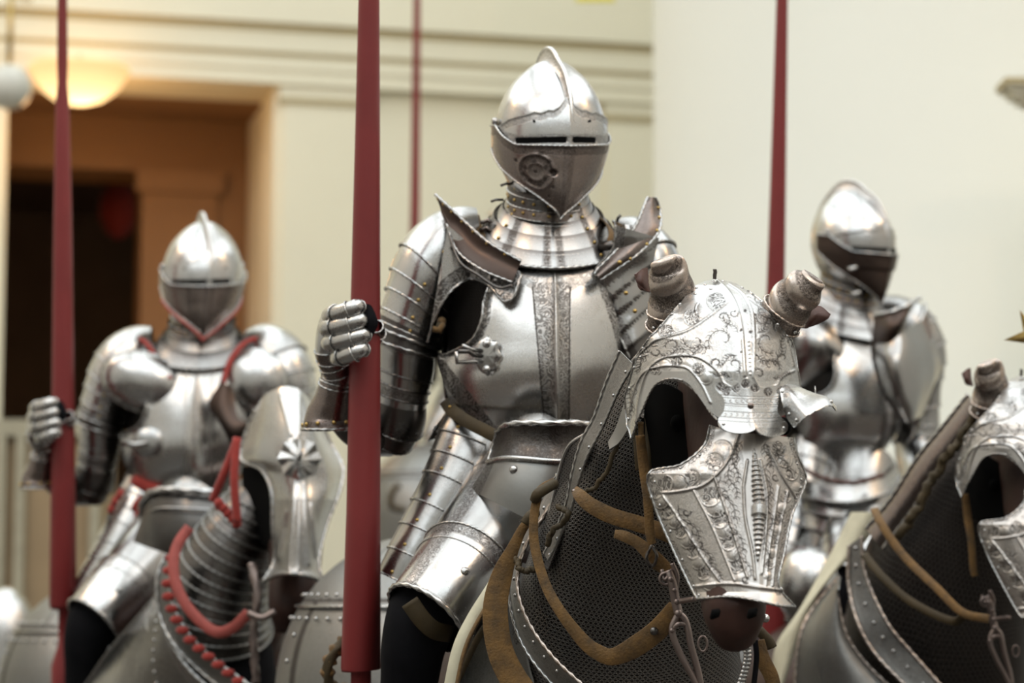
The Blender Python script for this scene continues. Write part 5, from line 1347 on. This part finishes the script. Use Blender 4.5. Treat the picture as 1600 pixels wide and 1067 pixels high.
for pts, r in (([(1034, 890, 3.85), (1038, 905, 3.845), (1044, 900, 3.845), (1050, 890, 3.85)], .003), ([(1044, 892, 3.85), (1050, 910, 3.845), (1056, 940, 3.845), (1060, 958, 3.845)], .0075), ([(1060, 958, 3.845), (1050, 985, 3.845), (1062, 1020, 3.845), (1084, 1060, 3.845), (1094, 1080, 3.845)], .0055),
               ([(1060, 958, 3.845), (1072, 972, 3.845), (1080, 1010, 3.845), (1090, 1045, 3.845), (1096, 1075, 3.845)], .0055), ([(1050, 985, 3.845), (1060, 975, 3.84), (1074, 976, 3.845)], .004), ([(1056, 940, 3.845), (1070, 938, 3.83), (1085, 936, 3.80)], .0045), ([(1050, 880, 3.85), (1058, 900, 3.85), (1056, 925, 3.85)], .004)):
    mb.tube(cr(PP(pts), 24), r, 'bit_iron', n=10)
for x, y, r in ((1048, 905, 4.5), (1054, 922, 4), (1058, 940, 5), (1060, 958, 6), (1050, 985, 4)): mb.dome(P(x, y, 3.838), -FWD, r / F * 3.84, 'bit_iron')
a = np.linspace(0, 2 * PI, 24); mb.tube(np.array([P(1040 + 9 * math.cos(t), 904 + 9 * math.sin(t), 3.845) for t in a]), .0025, 'bit_iron', caps=False)
mb.tube(np.array([P(1098 + 7 * math.cos(t), 1006 + 12 * math.sin(t), 3.80) for t in a]), .002, 'bit_iron', caps=False)
mb.build('curb_bit', hr)
mb = MB(); q = even(cr(PP([(1166, 1006, 3.75), (1168, 1030, 3.76), (1160, 1060, 3.77), (1150, 1085, 3.78)]), 20), 14)
for i in range(14): mb.ball(q[i], (.007, .005, .0045), 'steel_bright', 10, 7)
mb.build('curb_chain', hr)
mb, _ = hstrap('', [(1186, 1000, 3.80, 16), (1192, 1030, 3.80, 22), (1206, 1060, 3.8, 22), (1212, 1100, 3.8, 22)], 0); mb.build('right_rein', hr)
mb, _ = hstrap('', [(1180, 1000, 3.77, 8), (1182, 1030, 3.77, 8), (1176, 1085, 3.77, 8)], 0, mat='black_cloth'); mb.build('throat_strap', hr)
mb = MB(); mb.tube(cr(PP([(1186, 985, 3.85), (1200, 1000, 3.85), (1206, 1012, 3.85)]), 10), .009, 'leather_dark'); mb.ball(P(1196, 966, 3.83), .007, 'steel_bright', 12, 8); mb.build('rein_buckle', hr)

# ---- saddle ---------------------------------------------------------------------
mb = MB()
T0 = cr(np.array([(776, 674, 4.44), (788, 665, 4.40), (812, 661, 4.37), (860, 661, 4.35), (905, 661, 4.38), (935, 668, 4.42)]), 90)
T1 = cr(np.array([(762, 722, 4.43), (784, 716, 4.38), (812, 716, 4.35), (860, 720, 4.34), (905, 722, 4.37), (940, 726, 4.42)]), 90)
T2 = cr(np.array([(734, 766, 4.42), (762, 779, 4.36), (796, 797, 4.33), (836, 816, 4.32), (880, 830, 4.34), (940, 838, 4.41)]), 90)
T3 = cr(np.array([(716, 800, 4.50), (750, 822, 4.40), (800, 845, 4.36), (860, 870, 4.34), (910, 890, 4.38), (955, 900, 4.42)]), 90)
v = np.linspace(0, 1, 40)[:, None, None]
def rows_(a, b, bul=0.0):
    g_ = a + (b - a) * v; g_[..., 2] -= bul * np.sin(PI * v[..., 0]); return PP(g_)
G = rows_(T0, T1, -.012); mb.sheet(G, .004, 'steel_dark', bd=np.ones((40, 90)) * .75 * (v[..., 0] > .08))
mb.rope(G[0], .0055, 'steel_bright'); mb.rope(G[:, 0], .003, 'steel')
G = rows_(T1, T2, .006); mb.sheet(G, .004, 'steel_dull', bd=((np.linspace(0, 1, 90) < .12)[None] * .9) * np.ones((40, 1)))
mb.tube(G[0] - FWD * .004, .0055, 'steel_bright')
mb.dome(P(803, 734, 4.345), -FWD, .0085, 'steel_bright')
mb.build('saddle_pommel', hr, 'etched steel pommel plate with a roped top edge')
mb = MB(); G = cr(PP([(792, 880, 4.24), (768, 920, 4.20), (738, 968, 4.18), (716, 1016, 4.16), (700, 1090, 4.15)]), 30); mb.strap(G, 20 / F * 4.2, .006, 'cream_cloth', face=[-.1, -1, .1]); mb.strap(G + RIGHT * .011 - FWD * .004, .006, .006, 'leather', face=[-.5, -1, .1]); mb.build('saddle_lining', hr)
mb = MB(); G = PP(surf([[(800, 880, 4.36), (820, 880, 4.3), (850, 900, 4.2)], [(740, 980, 4.36), (775, 990, 4.28), (820, 1000, 4.16)], [(700, 1090, 4.36), (760, 1095, 4.26), (840, 1100, 4.14)]], 30, 30)); mb.sheet(G, .004, 'steel_dull', bd=np.ones((30, 30)) * .35)
for t in np.linspace(.05, .95, 8): mb.dome(G[int(t * 29), 2], -FWD, .0036, 'steel')
mb.build('shoulder_plate', hr)
mb = MB(); mb.strap(cr(PP([(798, 905, 4.2), (772, 960, 4.2), (745, 1000, 4.2), (700, 1095, 4.2)]), 20), .012, .005, 'leather_dark'); mb.build('girth_strap', hr)
mb = MB(); q = cr(PP([(540, 1000, 4.56), (522, 1020, 4.55), (512, 1045, 4.55), (520, 1075, 4.56), (560, 1080, 4.58)]), 30); mb.tube(q, [.012 + .004 * math.sin(k * 1.3) for k in range(30)], 'leather'); mb.rope(q - FWD * .008, .009, 'leather_dark'); mb.build('stirrup_leather', hr)
# crupper over the rump
C0 = P(652, 1082, 5.35); th = np.linspace(0, 2 * PI, 161)[:-1]
rows = []
for ph in np.linspace(.02, PI / 2, 60): rows.append([C0 + np.array([.312 * math.sin(ph) * math.cos(t), .46 * math.sin(ph) * math.sin(t), .345 * math.cos(ph)]) for t in th])
for z in (.1, .2, .3, .4): rows.append([C0 + np.array([.316 * math.cos(t), .465 * math.sin(t), -z]) for t in th])
G = np.array(rows); d = (G - EYE) @ FWD; ppx = 800 + ((G - EYE) @ RIGHT) / d * F; ppy = 533.5 - ((G - EYE) @ UP) / d * F
h = G[..., 2] - C0[2]
front = np.broadcast_to(np.sin(th)[None] < .2, h.shape)
et = (np.abs(h - .205) < .003) * .9 + (np.abs(h - .185) < .002) * .5
ang = np.broadcast_to(th[None], h.shape)
et = et + ((np.abs(ang - 3.75) < .022) | (np.abs(ang - 5.4) < .02)) * (h < .2) * .9 + (np.abs(ang - 4.2) < .015) * (h > .2) * .5
bd = .22 * np.ones_like(h)
mb = MB(); mb.grid(G, 'steel_dull', close=True, flip=False, et=np.clip(et, 0, 1), bd=bd)
mb.rope(C0 + np.stack([.318 * np.cos(th) * .84, .466 * np.sin(th) * .84, np.full(160, .19)], 1), .004, 'steel')
for t in np.arange(2.6, 5.6, .13):
    for hh, f in ((.215, .795), (.165, .88)):
        p = C0 + np.array([.318 * f * math.cos(t), .466 * f * math.sin(t), hh]); mb.dome(p, nz(p - C0), .0052, 'steel')
for z in np.arange(-.2, .14, .055):
    f = math.sqrt(max(0, 1 - (max(z, 0) / .345) ** 2)); p = C0 + np.array([.316 * f * math.cos(3.65), .465 * f * math.sin(3.65), z]); mb.dome(p, nz(p - C0), .0052, 'steel')
mb.build('rump_plate', hr)

# ================================================================= COPIES
def copy_tree(o, parent=None):
    c = o.copy(); COL.objects.link(c)
    if parent is not None: c.parent = parent
    ORG[c.name] = ORG.get(o.name, np.zeros(3))
    for ch in list(o.children): copy_tree(ch, c)
    return c
CHIN = K(865, 345, -.05)
# ================================================================= KNIGHT WITH RED TRIMMINGS
def place_knight(r, px, py, d, yaw=0.0):
    v = CHIN - KBASE; c, s_ = math.cos(yaw), math.sin(yaw)
    v = np.array([v[0] * c - v[1] * s_, v[0] * s_ + v[1] * c, v[2]])
    r.location = P(px, py, d) - v; r.rotation_euler = (0, 0, yaw)
k1 = knight('armoured_knight', 'blurred knight at the left with red piping on rounded shoulders and a red belt', KBASE, 1)
mb = MB(); q = cr(np.array([(712, 640, -.05), (722, 652, -.115), (748, 664, -.135), (786, 676, -.15), (830, 678, -.16)], float), 30); mb.strap(KK(q), 22 * S, .005, 'red_cloth')
for x, y in ((690, 690), (700, 676), (682, 706), (734, 700), (742, 690), (738, 720), (744, 735)): mb.tube(KK([(x, y, -.14), (x - 5, y + 10, -.15), (x - 8, y + 18, -.145)]), 7 * S, 'red_cloth')
mb.build('red_belt', k1)
mb = MB(); c = torso_depth(np.array(760.), np.array(556.), 10) - .012
mb.ball(K(762, 570, c), (34 * S, 12 * S, 34 * S), 'steel', 24, 14); mb.tube(KK([(762, 570, c - .02), (735, 575, c - .03), (705, 568, c - .01)]), 7 * S, 'steel'); mb.build('lance_rest', k1)
place_knight(k1, 316, 528, 6.5)
# ================================================================= KNIGHT AT THE RIGHT
k2 = knight('armoured_knight', 'dark-visored knight at the right behind the horse heads, steel shoulder guard flaring up', KBASE, 2)
for x, y in ((800, 262), (812, 316)):
    mb = MB(); mb.tube(KK([(x, y, -.10), (x - 2, y + 3, -.125), (x + 8, y - 3, -.125)]), 5 * S, 'steel_bright'); mb.build('visor_stud', k2)
place_knight(k2, 1346, 478, 6.5, math.radians(25))
class Design:
    """maps a point of the hall back into the frame a rider was designed in"""
    def __init__(s, r, yaw): s.l = np.array(r.location); s.c, s.n = math.cos(-yaw), math.sin(-yaw)
    def __call__(s, G):
        v = np.asarray(G, float) - s.l
        return KBASE + np.stack([v[..., 0] * s.c - v[..., 1] * s.n, v[..., 0] * s.n + v[..., 1] * s.c, v[..., 2]], -1)
D2 = Design(k2, math.radians(25))
mb = MB(); G = PP(surf([[(1366, 492, 6.25), (1390, 488, 6.20), (1415, 478, 6.2), (1437, 466, 6.28)], [(1364, 514, 6.25), (1390, 512, 6.17), (1412, 500, 6.17), (1424, 484, 6.25)], [(1362, 540, 6.26), (1388, 536, 6.18), (1408, 522, 6.2), (1414, 506, 6.26)]], 40, 20))
mb.sheet(D2(G), .003, 'steel_rust'); mb.rope(D2(G[0] - FWD * .004), .0055, 'steel_bright'); mb.build('shoulder_guard', k2)
mb = MB(); G = PP(surf([[(1362, 530, 6.26), (1388, 536, 6.18), (1412, 518, 6.18), (1440, 500, 6.3)], [(1366, 570, 6.26), (1392, 572, 6.14), (1420, 560, 6.16), (1455, 545, 6.3)], [(1384, 620, 6.26), (1404, 625, 6.15), (1430, 612, 6.18), (1455, 600, 6.3)], [(1408, 655, 6.28), (1416, 660, 6.2), (1428, 656, 6.2), (1440, 650, 6.28)]], 40, 40))
mb.sheet(D2(G), .003, 'steel'); mb.rope(D2(G[:, 0] - FWD * .003), .004, 'steel_dark'); mb.build('pauldron_wing', k2)
mb = MB()
for k, (y0, y1, m_) in enumerate(((738, 764, 'steel_bright'), (758, 786, 'steel'), (780, 812, 'steel_bright'), (806, 850, 'steel'))):
    o_ = k * 6
    G = PP(surf([[(1236 - o_, y0 - 6, 6.42), (1270, y0 + 14, 6.26), (1330, y0 + 20, 6.2), (1380, y0 + 6, 6.26), (1402 + o_, y0 - 14, 6.4)], [(1232 - o_, y1 - 4, 6.40), (1268, y1 + 14, 6.23), (1330, y1 + 20, 6.17), (1384, y1 + 6, 6.23), (1408 + o_, y1 - 14, 6.38)]], 50, 8)); mb.sheet(D2(G), .003, m_, et=np.linspace(.8, 0, 8)[:, None] ** 3 * np.ones((1, 50))); mb.rope(D2(G[-1]), .003, 'steel_bright')  # shade painted where each plate tucks under the one above
mb.build('skirt_plates', k2)
mb = MB(); mb.ball(D2(P(1262, 915, 5.95)), (.075, .085, .10), 'steel_bright', 30, 18); mb.build('knee_cop', k2)
mb = MB(); mb.rope(D2(PP(cr(np.array([(1250, 730, 6.25), (1290, 748, 6.16), (1335, 754, 6.12), (1380, 742, 6.18)]), 20))), .006, 'leather_red'); mb.build('waist_belt', k2)
# ================================================================= KNIGHT BEHIND THE FRONT ONE
k3 = copy_tree(kn); k3['label'] = 'far blurred knight mostly hidden behind the front knight, holding the thin lance'
place_knight(k3, 773, 449, 10.7)

# ================================================================= RIGHT HORSE
EYE0 = P(1055, 650, 3.82)
def horse_root(label, target):
    d = target - EYE0
    loc = HB0 + d; loc[2] = HB0[2]
    r = thing('armoured_horse', label, 'armoured horse', loc, 'armoured horses')
    return r, np.array([0, 0, d[2]])
def adopt(root, src, off):
    for o in src:
        c = copy_tree(o, root); c.location = off
hr2, off = horse_root('brown-muzzled armoured horse cut by the right frame edge, olive reins over its mail neck', P(1553, 750, 5.09))
ch = {o.name: o for o in hr.children}
adopt(hr2, [ch[n] for n in ch if n.split('.')[0] in ('horse_body', 'face_plate', 'nose_plate', 'eye', 'cheek_leather', 'cheek_strap', 'curb_bit', 'rump_plate', 'nostril')], off)
RB = 5.3 / F
N2 = Limb([(1568, 668, 5.42, 60, 70), (1540, 740, 5.40, 92, 98), (1507, 820, 5.42, 118, 118), (1480, 900, 5.45, 138, 140), (1464, 990, 5.5, 150, 160), (1455, 1120, 5.6, 160, 150)], fn=PP, scale=RB)
mb = MB(); N2.band(mb, 0, 1, 'mail_far', nu=90, nv=90); mb.build('neck_mail', hr2)
def ribbon(a, b, mat, parent, name, bd=0.0, rope=None, n=80, m=12, bul=0.0, rr=.004, riv=0, label=None):
    A = cr(np.array(a, float), n); B = cr(np.array(b, float), n)
    v = np.linspace(0, 1, m)[:, None, None]; g_ = A + (B - A) * v; g_[..., 2] -= bul * np.sin(PI * v[..., 0])
    G = PP(np.swapaxes(g_, 0, 1)); mb = MB()
    mb.sheet(G, .003, mat, bd=((v[:, :, 0].T > .2) * (v[:, :, 0].T < .85) * bd) * np.ones((n, 1)))
    if rope: mb.rope(G[:, 0] - FWD * .003, rr, rope); mb.rope(G[:, -1] - FWD * .003, rr, rope)
    if riv:
        for i in range(4, n, riv): mb.dome(G[i, m // 2], -FWD, .005, 'steel')
    return mb.build(name, parent, label)
ribbon([(1512, 616, 5.25), (1474, 664, 5.27), (1432, 716, 5.30), (1392, 778, 5.32), (1352, 826, 5.35)], [(1530, 640, 5.2), (1502, 690, 5.22), (1462, 740, 5.25), (1422, 800, 5.28), (1378, 858, 5.3)], 'steel_brown', hr2, 'neck_plate', .5, 'steel', bul=.02)
ribbon([(1326, 852, 5.34), (1326, 915, 5.32), (1340, 972, 5.28), (1368, 1022, 5.25), (1424, 1080, 5.2)], [(1346, 838, 5.32), (1352, 897, 5.30), (1386, 972, 5.25), (1425, 1020, 5.22), (1474, 1076, 5.18)], 'steel_dull', hr2, 'collar_band', .5, 'steel_ear', riv=9)
ribbon([(1240, 1080, 5.4), (1248, 1000, 5.42), (1270, 950, 5.44), (1312, 900, 5.45)], [(1398, 1080, 5.25), (1352, 1035, 5.28), (1322, 990, 5.3), (1308, 930, 5.32)], 'steel_dull', hr2, 'chest_plate', .3, 'steel_ear', bul=.06)
for nm, pts, w in (('rein', [(1366, 795, 5.2), (1378, 820, 5.15), (1412, 868, 5.1), (1464, 919, 5.02), (1504, 957, 4.98), (1545, 967, 4.95)], 13), ('lower_rein', [(1350, 866, 5.22), (1380, 902, 5.16), (1425, 941, 5.1), (1486, 970, 5.02), (1508, 962, 4.98)], 13)):
    mb = MB(); mb.strap(PP(cr(np.array(pts, float), 50)), w / F * 5.1, .006, 'leather_dark' if 'lower' in nm else 'leather'); mb.build(nm, hr2)
mb = MB(); q = cr(PP([(1528, 640, 5.12), (1508, 676, 5.14), (1480, 716, 5.14), (1456, 752, 5.15), (1430, 800, 5.16), (1400, 838, 5.18)]), 40); mb.tube(q + np.random.default_rng(2).normal(0, .003, q.shape), .010, 'leather_dark'); mb.build('leather_edge', hr2)
ribbon([(1330, 800, 5.5), (1300, 860, 5.5), (1250, 950, 5.5), (1212, 1010, 5.5), (1205, 1080, 5.5)], [(1380, 800, 5.45), (1350, 850, 5.45), (1300, 900, 5.44), (1262, 960, 5.44), (1225, 1070, 5.44)], 'cream_cloth', hr2, 'saddle_cloth', 0, None, bul=.03, label='cream saddle cloth')
mb = MB()                                                              # brass star on the poll
c = P(1613, 525, 5.0); u = []
for k in range(10):
    a = math.radians(116) + k * PI / 5; r_ = .060 if k % 2 == 0 else .021; u.append(c + RIGHT * math.cos(a) * r_ + UP * math.sin(a) * r_)
u = np.array(u + [u[0]])
mb.grid(np.array([np.repeat([c - FWD * .012], 11, 0), u]), 'brass'); mb.grid(np.array([np.repeat([c + FWD * .012], 11, 0), u]), 'brass', flip=True)
mb.tube(np.array([c, P(1606, 596, 5.05)]), .005, 'brass'); mb.build('star_ornament', hr2, 'pointed brass star standing on the head plate', smooth=False)

# ================================================================= HORSE BEHIND
hr3, off3 = horse_root('far armoured horse hidden behind the front knight, only its rump plate showing', P(857, 583, 8.7))
adopt(hr3, [o for o in list(hr.children)], off3)

# ================================================================= LEFT HORSE
hr1, off1 = horse_root('armoured horse at the left with a star rosette, ribbed neck plates and red reins', P(470, 750, 5.62))
adopt(hr1, [o for o in hr.children if o.name.split('.')[0] == 'rump_plate'], off1)
LS = 5.6 / F
mb = MB()
H1 = Limb([(450, 690, 5.80, 56, 60), (458, 760, 5.78, 66, 80), (462, 830, 5.70, 46, 62), (460, 900, 5.62, 40, 46), (450, 945, 5.58, 34, 40), (446, 965, 5.58, 24, 30)], fn=PP, scale=LS)
horse_body(mb, [H1])
ellip_path(mb, [((440, 800, 5.95), .10), ((400, 880, 6.0), .12), ((360, 960, 6.05), .15), ((350, 1060, 6.15), (.2, .22, .2)), ((350, 1140, 6.3), (.24, .3, .26)), ((300, 1130, 6.8), (.25, .42, .25)), ((250, 1130, 7.2), (.25, .36, .27))], 'hide')
q0, q1 = P(360, 1130, 6.2), P(250, 1130, 7.1)
legs(mb, [(q0[0] - .12, q0[1], q0[2], 0), (q0[0] + .12, q0[1], q0[2], 0), (q1[0] - .13, q1[1], q1[2], 1), (q1[0] + .13, q1[1], q1[2], 1)])
o = mb.build('horse_body', hr1); remesh(o, .014)
for c_ in hr1.children:
    if c_.name.startswith('rump_plate'): c_.location = tuple(np.array(c_.location) + (P(165, 1085, 7.2) - (C0 + (np.array(hr1.location) - HB0) + off1)))
rows = [[(398, 640, 5.72), (415, 616, 5.66), (445, 604, 5.62), (470, 610, 5.62), (492, 636, 5.70)],
        [(384, 676, 5.72), (412, 668, 5.60), (450, 664, 5.53), (488, 668, 5.58), (516, 690, 5.70)],
        [(376, 716, 5.70), (410, 712, 5.57), (460, 716, 5.49), (502, 718, 5.56), (534, 724, 5.68)],
        [(408, 734, 5.62), (426, 740, 5.55), (464, 752, 5.48), (508, 748, 5.55), (536, 744, 5.66)],
        [(424, 768, 5.58), (438, 776, 5.52), (466, 788, 5.45), (504, 780, 5.51), (528, 776, 5.62)],
        [(426, 822, 5.56), (442, 828, 5.49), (464, 834, 5.42), (492, 830, 5.47), (510, 822, 5.58)],
        [(428, 876, 5.56), (442, 882, 5.46), (460, 886, 5.40), (484, 884, 5.44), (498, 876, 5.52)],
        [(412, 908, 5.52), (434, 898, 5.44), (458, 896, 5.38), (488, 902, 5.42), (506, 912, 5.50)]]
g = surf(rows, 110, 160); X, Y = g[..., 0], g[..., 1]
cv = Canvas(360, 595, 550, 920, 1.5)
for a, b_ in (((462, 745), (452, 890)), ((468, 745), (466, 890)), ((474, 745), (482, 880)), ((448, 800), (436, 870)), ((486, 790), (494, 870)), ((440, 620), (455, 680)), ((466, 620), (466, 680))): cv.line([a, b_], 3.2, ht=4)
cv.disc(467, 717, 33, ht=5); cv.blur(); et, ht, bd = cv.sample(X, Y)
G = PP(g); N = normals(G); N = N * np.sign((N * (EYE - G)).sum(-1, keepdims=True)); G = G + N * (ht * .0012)[..., None]
mb = MB(); mb.sheet(G, .003, 'steel_bright', bd=(Y > 780) * .45); mb.rope(G[:, 0], .004, 'steel'); mb.rope(G[-1], .004, 'steel'); mb.rope(G[:, -1], .004, 'steel')
fp = mb.build('face_plate', hr1)
mb = MB()                                                              # faceted star rosette
c = P(467, 717, 5.455); u = []
for k in range(16):
    a = k * PI / 8; r_ = (34 if k % 2 == 0 else 30) * LS; u.append(c + FWD * .012 + RIGHT * math.cos(a) * r_ + UP * math.sin(a) * r_)
for k in range(16):
    a0, a1 = u[k], u[(k + 1) % 16]; cc = c - FWD * (.012 if k % 2 else .0); mid = c + ((a0 + a1) / 2 - c) * .5 - FWD * (.014 * (k % 2))
    mb.grid(np.array([[c - FWD * .006, mid], [a0, a1]]), 'steel_bright' if k % 2 else 'steel')
mb.tube(np.array([c, c - FWD * .05 + RIGHT * .012 + UP * .02]), [.006, .001], 'steel_dark'); mb.build('star_rosette', fp, smooth=False)
mb = MB(); G = PP(surf([[(378, 730, 5.74), (400, 728, 5.68), (424, 750, 5.62)], [(380, 770, 5.74), (404, 790, 5.68), (428, 790, 5.6)], [(392, 830, 5.76), (410, 850, 5.7), (428, 850, 5.62)]], 16, 16)); mb.sheet(G, .004, 'void'); mb.build('cheek_leather', hr1)  # black sheet in place of the shade in the eye opening
NL = Limb([(420, 740, 5.78, 30, 40), (396, 800, 5.80, 50, 62), (370, 850, 5.82, 64, 74), (346, 905, 5.85, 78, 84), (330, 960, 5.88, 92, 96), (325, 1020, 5.92, 108, 106), (325, 1100, 5.95, 120, 120)], fn=PP, scale=LS)
mb = MB(); NL.lames(mb, list(np.linspace(.06, .72, 15)), 'steel_dark', amp=6, rim='steel_dull', rr=2.2, nu=60); NL.band(mb, .70, 1, 'black_cloth', nv=20); mb.build('neck_plates', hr1)
mb = MB(); mb.strap(PP(cr(np.array([(296, 824, 5.62), (278, 850, 5.60), (271, 880, 5.58), (277, 918, 5.56), (299, 956, 5.54), (334, 986, 5.52), (362, 982, 5.50), (388, 958, 5.48)]), 60)), 17 * LS, .006, 'red_strap'); mb.build('rein', hr1, 'red rein')
mb = MB()
for pts in ([(372, 684, 5.52), (352, 735, 5.52), (332, 782, 5.55)], [(370, 684, 5.52), (366, 750, 5.50), (371, 816, 5.5)], [(340, 790, 5.56), (356, 800, 5.54), (368, 816, 5.52)]): mb.tube(cr(PP(pts), 20), .010, 'red_cloth')
for k in range(5): mb.ball(P(342 + k * 7, 786 + k * 8, 5.52), .012, 'red_cloth', 10, 7)
mb.build('red_crest_cord', hr1)
ribbon([(258, 866, 5.72), (246, 905, 5.70), (250, 960, 5.68), (275, 1010, 5.64), (330, 1062, 5.6), (390, 1100, 5.5)], [(278, 868, 5.66), (266, 905, 5.64), (272, 950, 5.62), (298, 995, 5.58), (350, 1042, 5.54), (420, 1090, 5.45)], 'steel_dull', hr1, 'collar_band', .3, 'steel', rr=.005)
mb = MB()
q = even(PP(cr(np.array([(268, 872, 5.64), (262, 905, 5.62), (266, 945, 5.60), (290, 992, 5.56), (326, 1026, 5.53), (372, 1064, 5.5)]), 60)), 13)
for k, p in enumerate(q): mb.ball(p, (.016, .007, .010), 'red_cloth', 10, 7)
mb.build('red_lacing', hr1)
ribbon([(120, 1090, 6.2), (168, 1020, 6.1), (215, 965, 6.0), (246, 930, 5.9)], [(360, 1100, 5.6), (300, 1050, 5.66), (266, 1000, 5.7), (252, 950, 5.74)], 'steel', hr1, 'chest_plate', .6, 'steel', bul=.08, riv=8)
mb = MB(); a = PP(cr(np.array([(392, 880, 5.5), (402, 930, 5.48), (396, 985, 5.48), (400, 1067, 5.48)]), 30)); mb.rope(a, .009, 'bit_iron'); mb.tube(PP(cr(np.array([(388, 958, 5.47), (410, 965, 5.46), (430, 955, 5.46)]), 12)), .008, 'bit_iron'); mb.build('curb_bit', hr1)

ribbon([(222, 806, 6.12), (224, 782, 6.08), (242, 768, 6.02), (284, 767, 5.98), (345, 772, 5.98)], [(208, 846, 6.08), (228, 854, 6.02), (252, 862, 5.97), (296, 876, 5.94), (350, 886, 5.94)], 'steel_dark', hr1, 'saddle_pommel', .2, None, bul=.02)
mb = MB(); mb.rope(PP(cr(np.array([(220, 808, 6.10), (223, 781, 6.06), (242, 767, 6.0), (284, 765, 5.96), (345, 770, 5.96)]), 40)), .008, 'steel_bright'); mb.tube(PP(cr(np.array([(222, 808, 6.08), (244, 795, 5.98), (284, 794, 5.94), (345, 798, 5.94)]), 30)), .004, 'steel'); mb.build('pommel_rim', hr1)
# rounded plate of another armour at the lower left corner
mb = MB(); c = P(8, 1010, 9.0)
th = np.linspace(0, 2 * PI, 49)[:-1]; rows = [[c + np.array([.115 * math.sin(ph) * math.cos(t), .115 * math.sin(ph) * math.sin(t), .22 * math.cos(ph)]) for t in th] for ph in np.linspace(.02, PI / 2, 20)]
rows += [[np.array([c[0] + r_ * math.cos(t), c[1] + r_ * math.sin(t), z]) for t in th] for z, r_ in ((c[2] - .1, .12), (c[2] - .35, .11), (c[2] - .5, .15), (0.9, .17))]
mb.grid(np.array(rows), 'steel_bright', close=True)
mb.box((c[0], c[1], .53), .4, .4, .76, 'wood_plinth')
tag(mb.build('armour_bust', origin=(c[0], c[1], .15)), 'blurred rounded steel armour low in the left corner before the display case', 'armour')
# plinth carrying the horses
mb = MB(); mb.box((-0.6, 6.2, .075), 5.2, 7.2, .15, 'wood_plinth'); o = mb.build('display_plinth', smooth=False, origin=(-0.6, 6.2, 0)); tag(o, 'low dark plinth carrying all the armoured horses', 'plinth')
